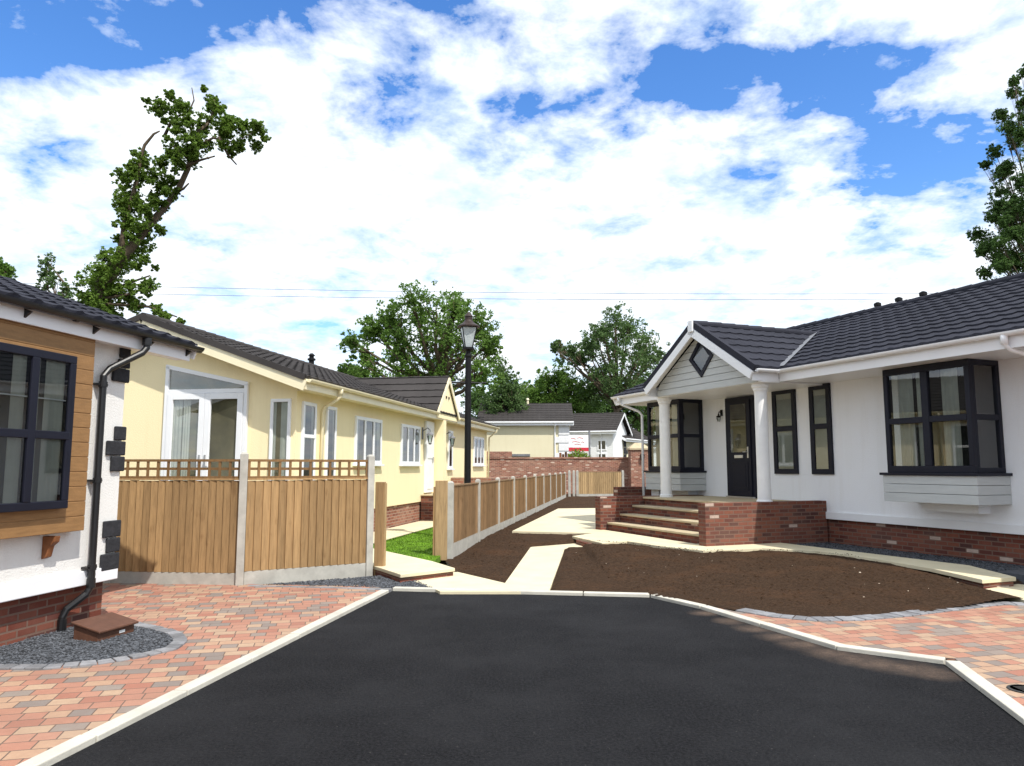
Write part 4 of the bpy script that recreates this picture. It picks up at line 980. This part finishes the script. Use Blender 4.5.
for a, b_, c_, d_ in ((.3, .85, 2.9, 3.6), (1.35, 2.2, 3.1, 3.6), (2.7, 3.4, 2.9, 3.7), (2.7, 3.4, 1.7, 2.7), (.3, .85, 1.7, 2.7)): window(h2, a, b_, c_, d_, 'white_upvc', fw=.09, proud=.05)
h3 = far_house((8.9, 60, 0), R(62), 7, 5.4, 3.9, R(30), 'cream_pale', 'tile_grey', 'narrow gabled cream bungalow with black quoins beyond the brick pillar')
q = MB()
for i in range(6): q.box(-.04, .5 if i % 2 else .85, -.06, -.002, .5 + i * .55, 1.0 + i * .55)
q.build('quoin', 'quoin_stone', h3)
h4 = far_house((13.2, 84, 0), R(66), 10, 6, 4.6, R(30), 'white_far', 'tile_grey', 'small distant white bungalow seen past the brick pillar')
for k in range(3): window(h4, 1.0 + k * 2.2, 2.0 + k * 2.2, 2.4, 3.9, 'navy', fw=.12, proud=.06)
h5 = far_house((17.8, 98, 0), R(60), 10, 6, 4.2, R(28), 'white_far', 'tile_grey', 'farthest white bungalow half hidden beside the porch column')

# agent's board: white with a red band, script strokes
sg = empty('sign_board', (4.15, 46.5, 0), R(6), 'white and red agent signboard on a post behind the brick wall', 'sign')
q = MB(); q.box(.60, .70, -.05, .05, 0, 3.9); q.build('post', 'lead', sg)
q = MB(); q.box(-.66, .58, -.03, .0, 2.85, 3.62); q.build('board', 'white_paint', sg)
q = MB(); q.box(-.66, .58, -.036, -.0305, 2.62, 2.84); q.build('red_band', 'red_paint', sg)
q = MB()
for (x, z, w_) in ((-.52, 3.38, .30), (-.12, 3.42, .36), (-.45, 3.18, .5), (.12, 3.16, .2), (-.3, 3.02, .42)): q.tube([(x, -.033, z), (x + w_ * .4, -.033, z + .045), (x + w_, -.033, z - .015)], .014, 6)
q.build('red_script', 'red_paint', sg)
# shrub and brown fence bits behind the wall
def leaves(mb, c, r, n, size, squash=1.0):
    for _ in range(n):
        while True:
            d = Vector((random.gauss(0, 1), random.gauss(0, 1), random.gauss(0, 1)))
            if d.length > .01: break
        d.normalize(); p = Vector(c) + Vector((d.x, d.y, d.z * squash)) * r * (random.random() ** .45)
        a = Vector((random.gauss(0, 1), random.gauss(0, 1), random.gauss(0, .7))).normalized(); b_ = a.orthogonal().normalized()
        b_ = (Matrix.Rotation(random.uniform(0, 6.28), 3, a) @ b_); s = size * random.uniform(.6, 1.35); cc = a.cross(b_) * .15 * s
        mb.add([p - a * s * .5, p + b_ * s * .32 + cc, p + a * s * .5, p - b_ * s * .32 + cc], [(0, 1, 2, 3)])
sh = empty('shrub', (3.95, 45.2, 0), 0, 'small lime green shrub showing over the brick wall by the signboard', 'shrub')
q = MB(); leaves(q, (0, 0, 2.15), .62, 420, .16); leaves(q, (.4, 0, 2.0), .5, 300, .16); q.build('foliage', 'leaf_lime', sh)
q = MB(); q.tube([(0, 0, 0), (0, 0, 1.9)], .05, 6); q.build('stem', 'bark', sh)
sf = empty('fence', (3.45, 47, 0), 0, 'short dark brown fence section behind the brick wall beside the signboard', 'fence', 'timber garden fences')
q = MB()
for i in range(8): q.box(-.5 + i * .17, -.5 + i * .17 + .14, -.02, .02, 0, 2.55 + random.uniform(-.15, .25))
q.build('panel', 'corbel_wood', sf)

# ================================================================== TREES
def clump_leaves(mb, c, r, n_sub, per, size):
    c = Vector(c)
    for _ in range(n_sub):
        d = Vector((random.gauss(0, 1), random.gauss(0, 1), random.gauss(0, 1))).normalized(); q = c + d * r * random.uniform(.2, 1.28)
        leaves(mb, q, r * random.uniform(.12, .42), per, size, .8)
def px_tree(name, label, group, Yd, circles, trunk_px, leaf, size, n_sub=26, per=26, tr=.35, depth=.8, cat='tree', trunk_top=None, mat='bark', back=True):
    """crown circles (px, py, r px) give the outline of a tree standing Yd metres away; they are spread in depth as a real crown is"""
    k = Yd / F; base = atY(trunk_px, 467, Yd); root = empty(name, (base.x, base.y, 0), 0, label, cat, group)
    cr = MB(); tk = MB(); cs = []
    R_ = max(abs(c[0] - trunk_px) for c in circles) * k
    for (px, py, r) in circles:
        dy = random.uniform(-1, 1) * R_ * depth * .6
        p = atY(px, py, Yd); cs.append((Vector((p.x - base.x, dy, p.z)), r * k))
        if back: cs.append((Vector((p.x - base.x + random.uniform(-.5, .5) * r * k, -dy * random.uniform(.5, 1.2), p.z - random.uniform(0, .5) * r * k)), r * k * .85))
    for c, r in cs: clump_leaves(cr, c, r, int(n_sub * 2.1), int(per * .95), size * .68)
    zs = sorted(c.z for c, _ in cs); zf = zs[0] * .75 if trunk_top is None else trunk_top
    tk.tube([(0, 0, -.1), (.05, 0, zf * .5), (-.05, .05, zf), (0, 0, zs[len(zs) // 2]), max(cs, key=lambda q: q[0].z)[0]], [tr * 1.25, tr, tr * .85, tr * .45, tr * .08], 10)
    for c, r in cs:
        zb = min(c.z * .85, zf + (c.z - zf) * random.uniform(.1, .45)); s = Vector((0, 0, max(zb, zf * .7))); m = s.lerp(c, .5) + Vector((0, 0, -.08 * (c - s).length)) + Vector((random.uniform(-.2, .2), random.uniform(-.2, .2), 0)) * r
        tk.tube([s, m, c], [tr * .42, tr * .28, tr * .08], 6)
        for _ in range(4):
            d = Vector((random.gauss(0, 1), random.gauss(0, 1), random.gauss(.3, 1))).normalized(); tk.tube([m.lerp(c, .6), c + d * r * .9], [tr * .12, tr * .04], 5)
    tk.build('trunk', mat, root, smooth=True); cr.build('crown', leaf, root)
    return root
G_ = 'trees behind the bungalows'
px_tree('oak_tree', 'broad leafy green tree rising behind the cream bungalow and lamp post', G_, 46, [(440, 318, 26), (455, 305, 15), (418, 308, 15), (395, 318, 17), (375, 330, 14), (360, 348, 11), (478, 322, 18), (490, 345, 13), (462, 340, 26), (425, 340, 24), (400, 345, 14), (440, 370, 26), (405, 372, 20), (372, 372, 15), (350, 372, 10), (475, 372, 20)], 440, 'leaf_mid', .26, 24, 24, .4)
px_tree('young_tree', 'small light green tree just right of the lamp post', G_, 52, [(500, 372, 11), (508, 384, 13), (498, 395, 14), (514, 398, 13), (490, 410, 14), (510, 412, 14)], 503, 'leaf_grey', .24, 20, 22, .2)
px_tree('birch_tree', 'airy tall tree left of the porch gable', G_, 62, [(612, 322, 12), (600, 332, 13), (628, 328, 13), (640, 342, 14), (615, 345, 19), (590, 348, 10), (652, 356, 13), (635, 362, 18), (605, 365, 18), (578, 358, 8), (566, 351, 9), (556, 346, 5), (630, 385, 22), (600, 388, 18)], 618, 'leaf_grey', .28, 22, 20, .3)
px_tree('round_tree', 'low rounded dark green tree above the far grey roofs', G_, 66, [(545, 382, 12), (560, 378, 12), (532, 392, 11), (575, 385, 15), (552, 397, 18), (582, 402, 18), (540, 398, 14), (592, 394, 15), (602, 380, 13), (568, 396, 18), (528, 402, 13), (518, 392, 9)], 557, 'leaf_mid', .3, 24, 24, .35)
px_tree('dark_tree', 'dense dark tree behind the porch of the white bungalow', G_, 74, [(610, 395, 18), (632, 392, 18), (650, 385, 16), (665, 400, 20), (640, 410, 22), (615, 412, 20), (680, 390, 18), (600, 408, 16), (588, 416, 15), (626, 426, 16), (652, 422, 16), (608, 424, 14), (640, 398, 16)], 640, 'leaf_dark', .32, 28, 28, .4)
px_tree('dark_tree', 'dense dark tree filling the gap left of the far cream bungalow', G_, 78, [(485, 405, 14), (505, 405, 16), (525, 405, 15), (475, 398, 12)], 500, 'leaf_dark', .32, 26, 28, .4)
px_tree('poplar_tree', 'tall feathery tree at the right edge above the blue tiled roof', G_, 27, [(1022, 84, 7), (1016, 102, 8), (1018, 122, 8), (1012, 140, 7), (1005, 152, 5), (1022, 160, 10), (1013, 185, 9), (1004, 205, 9), (1016, 212, 12), (996, 225, 7), (1008, 236, 12), (989, 248, 6), (1002, 258, 11), (1016, 262, 13), (990, 270, 7), (1036, 110, 14), (1042, 150, 18), (1044, 195, 20), (1042, 240, 24), (1020, 285, 16), (1060, 270, 26), (1030, 225, 12), (1028, 180, 10), (1026, 130, 9), (1030, 100, 8), (1000, 240, 8), (1000, 215, 7), (1006, 168, 7), (1012, 198, 8), (1010, 222, 9), (1020, 75, 6)], 1068, 'leaf_dark', .105, 38, 22, .08)
px_tree('young_tree', 'small thin tree poking over the dark tiles beside the leaning tree', G_, 24, [(50, 262, 8), (46, 274, 8), (55, 280, 9), (42, 290, 8), (66, 288, 7), (70, 300, 9), (58, 300, 9)], 56, 'leaf_grey', .13, 14, 14, .1, back=False)
px_tree('young_tree', 'tip of a green tree above the roof at the left edge', G_, 24, [(3, 270, 8), (-8, 266, 10), (-16, 278, 14), (6, 280, 7)], -10, 'leaf_mid', .14, 18, 18, .15)

# leaning ivy clad tree
def leaning():
    Yd = 21; k = Yd / F; base = atY(100, 467, Yd)
    root = empty('leaning_tree', (base.x, base.y, 0), 0, 'gnarled ivy clad tree leaning right against the clouds above the left roofs', 'tree', G_)
    def P(px, py, dy=0): p = atY(px, py, Yd); return Vector((p.x - base.x, dy, p.z))
    tk = MB()
    main = [(98, 460), (97, 380), (98, 310), (103, 285), (118, 266), (135, 247), (150, 226), (163, 206), (176, 188), (187, 168), (195, 150), (201, 133), (210, 124)]
    rs = [.40, .34, .28, .24, .19, .13, .105, .095, .085, .075, .065, .05, .03]
    tk.tube([P(x, y, .15 * math.sin(i)) for i, (x, y) in enumerate(main)], rs, 9)
    second = [(118, 266), (126, 245), (128, 225), (134, 205), (140, 185), (144, 160), (148, 148), (157, 137), (163, 134)]
    tk.tube([P(x, y, -.2) for x, y in second], [.10, .085, .075, .065, .06, .05, .045, .035, .02], 8)
    for br in ([(176, 188), (184, 190), (192, 186)], [(195, 150), (215, 140), (235, 142), (255, 135)], [(201, 133), (212, 115), (215, 100)], [(187, 168), (200, 160), (214, 155)], [(163, 134), (172, 118), (190, 108)], [(197, 146), (188, 120), (192, 98), (193, 89)], [(118, 285), (132, 281), (151, 276)], [(103, 300), (130, 295), (148, 285)], [(105, 305), (145, 305), (175, 316)], [(190, 160), (178, 150), (168, 142)], [(222, 140), (228, 155), (236, 164)]):
        tk.tube([P(x, y, random.uniform(-.25, .25)) for x, y in br], [.05, .035, .02, .012][:len(br)], 6)
    tk.build('trunk', 'bark', root, smooth=True)
    cr = MB()
    cl_ = [(95, 285, 12), (88, 278, 8), (107, 275, 12), (100, 298, 13), (115, 290, 10), (118, 262, 11), (108, 258, 7), (128, 250, 10), (137, 240, 9), (147, 230, 8), (135, 225, 8), (150, 216, 6), (128, 208, 8), (132, 195, 9), (140, 205, 8), (148, 195, 7), (156, 185, 6), (128, 180, 7), (140, 175, 8), (150, 172, 7), (160, 180, 5), (143, 160, 6), (165, 165, 5), (172, 195, 5), (160, 205, 5), (170, 178, 4), (178, 160, 7), (170, 155, 6), (185, 150, 8), (192, 158, 7), (200, 150, 8), (205, 140, 7), (172, 145, 5), (180, 135, 7), (175, 122, 7), (185, 110, 7), (168, 110, 6), (152, 108, 5), (160, 115, 6), (160, 103, 4), (176, 104, 5), (210, 120, 7), (212, 105, 6), (212, 97, 4), (222, 112, 6), (220, 130, 8), (232, 125, 8), (232, 138, 7), (245, 130, 8), (256, 128, 7), (262, 132, 4), (254, 142, 6), (240, 148, 4), (225, 146, 6), (200, 128, 5), (190, 125, 6), (138, 290, 6), (147, 283, 7), (150, 292, 5), (135, 305, 7), (125, 298, 7), (150, 305, 5), (162, 313, 4), (175, 318, 3), (118, 240, 5), (162, 232, 4), (148, 262, 4), (140, 268, 4), (108, 310, 12), (90, 300, 8)]
    for (px, py, r) in cl_:
        for _ in range(3):
            c = P(px + random.uniform(-2, 2), py + random.uniform(-2, 2), random.uniform(-.45, .45)); clump_leaves(cr, c, r * k * random.uniform(.8, 1.25), 22, 18, random.choice((.055, .07, .085)))
    for a, b_, r in ([(98, 312), (118, 266), 9], [(118, 266), (150, 226), 7], [(126, 245), (134, 205), 6], [(134, 205), (144, 160), 5], [(150, 226), (187, 168), 4], [(187, 168), (201, 133), 5]):
        for i in range(9):
            t_ = i / 8; c = P(a[0] + (b_[0] - a[0]) * t_ + random.uniform(-4, 4), a[1] + (b_[1] - a[1]) * t_, random.uniform(-.5, .1)); clump_leaves(cr, c, r * k * random.uniform(.7, 1.3), 18, 18, .07)
    cr.build('crown', 'leaf_ivy', root)
leaning()

# ================================================================== OVERHEAD WIRES
for (y0, y1, lab) in ((286, 296, 'upper thin overhead power line crossing the pale sky'), (294, 301, 'lower thin overhead power line crossing the pale sky')):
    a, b_ = atY(-60, y0 - 5, 58), atY(1010, y1 - 3, 58); pts = []
    for i in range(25):
        t_ = i / 24; p = a.lerp(b_, t_); p.z -= .7 * 4 * t_ * (1 - t_) * .6; pts.append(p)
    q = MB(); q.tube(pts, .016, 6); tag(q.build('power_line', 'wire'), lab, 'power line', 'overhead power lines')

# ================================================================== CAMERA, SUN, SKY
cam = bpy.data.cameras.new('camera'); co = bpy.data.objects.new('camera', cam); COL.objects.link(co)
cam.sensor_width = 36; cam.lens = F / 1024 * 36; cam.clip_end = 3000; cam.clip_start = .05
co.location = (0, 0, H); co.rotation_euler = (math.pi / 2 + TH, 0, 0); scene.camera = co

SUN_EL = R(55); saz = Vector((.60, -.80)).normalized()      # towards the sun: right and behind the camera
sd = Vector((saz.x * math.cos(SUN_EL), saz.y * math.cos(SUN_EL), math.sin(SUN_EL)))
sl = bpy.data.lights.new('sun', 'SUN'); sl.energy = 4.0; sl.angle = R(.6); sl.color = (1, .955, .88)
so = bpy.data.objects.new('sun', sl); COL.objects.link(so); so.rotation_euler = sd.to_track_quat('Z', 'Y').to_euler()

wd = bpy.data.worlds.new('World'); scene.world = wd; wd.use_nodes = True
t = wd.node_tree; t.nodes.clear()
out = t.nodes.new('ShaderNodeOutputWorld'); bg = t.nodes.new('ShaderNodeBackground'); bg.inputs[1].default_value = .12; L(t, bg.outputs[0], out.inputs[0])
sky = t.nodes.new('ShaderNodeTexSky'); sky.sky_type = 'NISHITA'; sky.sun_disc = False; sky.sun_elevation = SUN_EL; sky.sun_rotation = math.atan2(saz.x, saz.y); sky.air_density = 1.0; sky.dust_density = .3; sky.ozone_density = 2.5
tc = t.nodes.new('ShaderNodeTexCoord'); D = tc.outputs['Generated']
sep = t.nodes.new('ShaderNodeSeparateXYZ'); L(t, D, sep.inputs[0])
mz = N(t, 'ShaderNodeMath', operation='ADD'); L(t, sep.outputs[2], mz.inputs[0]); mz.inputs[1].default_value = .22
mx_ = N(t, 'ShaderNodeMath', operation='MAXIMUM'); L(t, mz.outputs[0], mx_.inputs[0]); mx_.inputs[1].default_value = .05
dv = N(t, 'ShaderNodeVectorMath', operation='SCALE'); iv = N(t, 'ShaderNodeMath', operation='DIVIDE'); iv.inputs[0].default_value = 1; L(t, mx_.outputs[0], iv.inputs[1]); L(t, D, dv.inputs[0]); L(t, iv.outputs[0], dv.inputs['Scale'])
def wn(scale, detail, rough, off=(0, 0, 0), dist=0):
    n = t.nodes.new('ShaderNodeTexNoise'); n.inputs['Scale'].default_value = scale; n.inputs['Detail'].default_value = detail; n.inputs['Roughness'].default_value = rough; n.inputs['Distortion'].default_value = dist
    mp = t.nodes.new('ShaderNodeMapping'); mp.inputs['Location'].default_value = off; L(t, dv.outputs[0], mp.inputs[0]); L(t, mp.outputs[0], n.inputs['Vector']); return n.outputs['Fac']
cn0 = wn(5.5, 12, .62, (2.3, .7, 0), .2)
cna = N(t, 'ShaderNodeMath', operation='MULTIPLY_ADD'); L(t, cn0, cna.inputs[0]); cna.inputs[1].default_value = 1.9; cna.inputs[2].default_value = -.36; cn = cna.outputs[0]
# where the clear gaps are (direction, size)
wp = t.nodes.new('ShaderNodeTexNoise'); wp.inputs['Scale'].default_value = 3.2; wp.inputs['Detail'].default_value = 6; wp.inputs['Roughness'].default_value = .6; L(t, dv.outputs[0], wp.inputs['Vector'])
w1 = N(t, 'ShaderNodeVectorMath', operation='MULTIPLY_ADD'); L(t, wp.outputs['Color'], w1.inputs[0]); w1.inputs[1].default_value = (.34, .2, .26); w1.inputs[2].default_value = (-.17, -.1, -.13)
w2 = N(t, 'ShaderNodeVectorMath', operation='ADD'); L(t, D, w2.inputs[0]); L(t, w1.outputs[0], w2.inputs[1]); WD = w2.outputs[0]
gap = None
for (px, py, r, wgt) in ((0, 0, .085, .85), (70, 15, .08, .85), (140, 30, .07, .85), (205, 45, .065, .75), (280, -10, .09, .9), (360, 0, .07, .85), (450, -5, .06, .8), (385, 78, .06, .75), (435, 100, .05, .65), (350, 60, .04, .5), (530, 90, .05, .6), (575, 110, .055, .75), (620, 85, .06, .8), (680, 78, .065, .9), (735, 68, .065, 1), (790, 80, .065, 1), (850, 85, .055, .9), (890, 80, .04, .7), (600, 140, .045, .6), (530, 140, .04, .55), (690, 115, .04, .6), (830, 165, .055, .75), (885, 165, .06, .9), (940, 165, .06, .95), (990, 150, .05, .8), (865, 205, .035, .75), (930, 205, .03, .5), (785, 140, .04, .5), (20, 190, .045, .42), (60, 205, .035, .32), (310, 330, .06, .45), (350, 350, .05, .4), (200, 255, .03, .3), (480, 150, .03, .4)):
    d = ray(px, py).normalized()
    vd = N(t, 'ShaderNodeVectorMath', operation='DISTANCE'); vd.inputs[1].default_value = d; L(t, WD, vd.inputs[0])
    mr = N(t, 'ShaderNodeMapRange', interpolation_type='SMOOTHSTEP'); mr.inputs['From Min'].default_value = r * 1.9; mr.inputs['From Max'].default_value = 0; mr.inputs['To Max'].default_value = wgt; L(t, vd.outputs['Value'], mr.inputs[0])
    if gap is None: gap = mr.outputs[0]
    else:
        a = N(t, 'ShaderNodeMath', operation='SMOOTH_MAX'); a.inputs[2].default_value = .15; L(t, gap, a.inputs[0]); L(t, mr.outputs[0], a.inputs[1]); gap = a.outputs[0]
ga = N(t, 'ShaderNodeMath', operation='MULTIPLY_ADD'); L(t, gap, ga.inputs[0]); ga.inputs[1].default_value = -.80; L(t, cn, ga.inputs[2])
mask = ramp(t, ga.outputs[0], [(-.22, (0, 0, 0)), (.06, (.20,) * 3), (.26, (.58,) * 3), (.50, (1, 1, 1))])
cs = wn(5.5, 6, .6, (7, 3, 0))
ccol = ramp(t, cs, [(.30, (5.2, 6.3, 7.7)), (.50, (7.6, 8.2, 8.9)), (.8, (9.4, 9.4, 9.4))])
hs = t.nodes.new('ShaderNodeHueSaturation'); hs.inputs['Hue'].default_value = .508; hs.inputs['Saturation'].default_value = 1.28; hs.inputs['Value'].default_value = 1.6; L(t, sky.outputs[0], hs.inputs['Color'])
cm = mix(t, mask, hs.outputs[0], ccol)
# below the horizon: dull ground tone
L(t, cm, bg.inputs[0])

scene.view_settings.view_transform = 'Standard'; scene.view_settings.look = 'None'; scene.view_settings.exposure = 0.36; scene.view_settings.gamma = 1
scene.render.engine = 'CYCLES'
scene.cycles.max_bounces = 6; scene.cycles.transparent_max_bounces = 12
scene.render.resolution_x = 1024; scene.render.resolution_y = 766
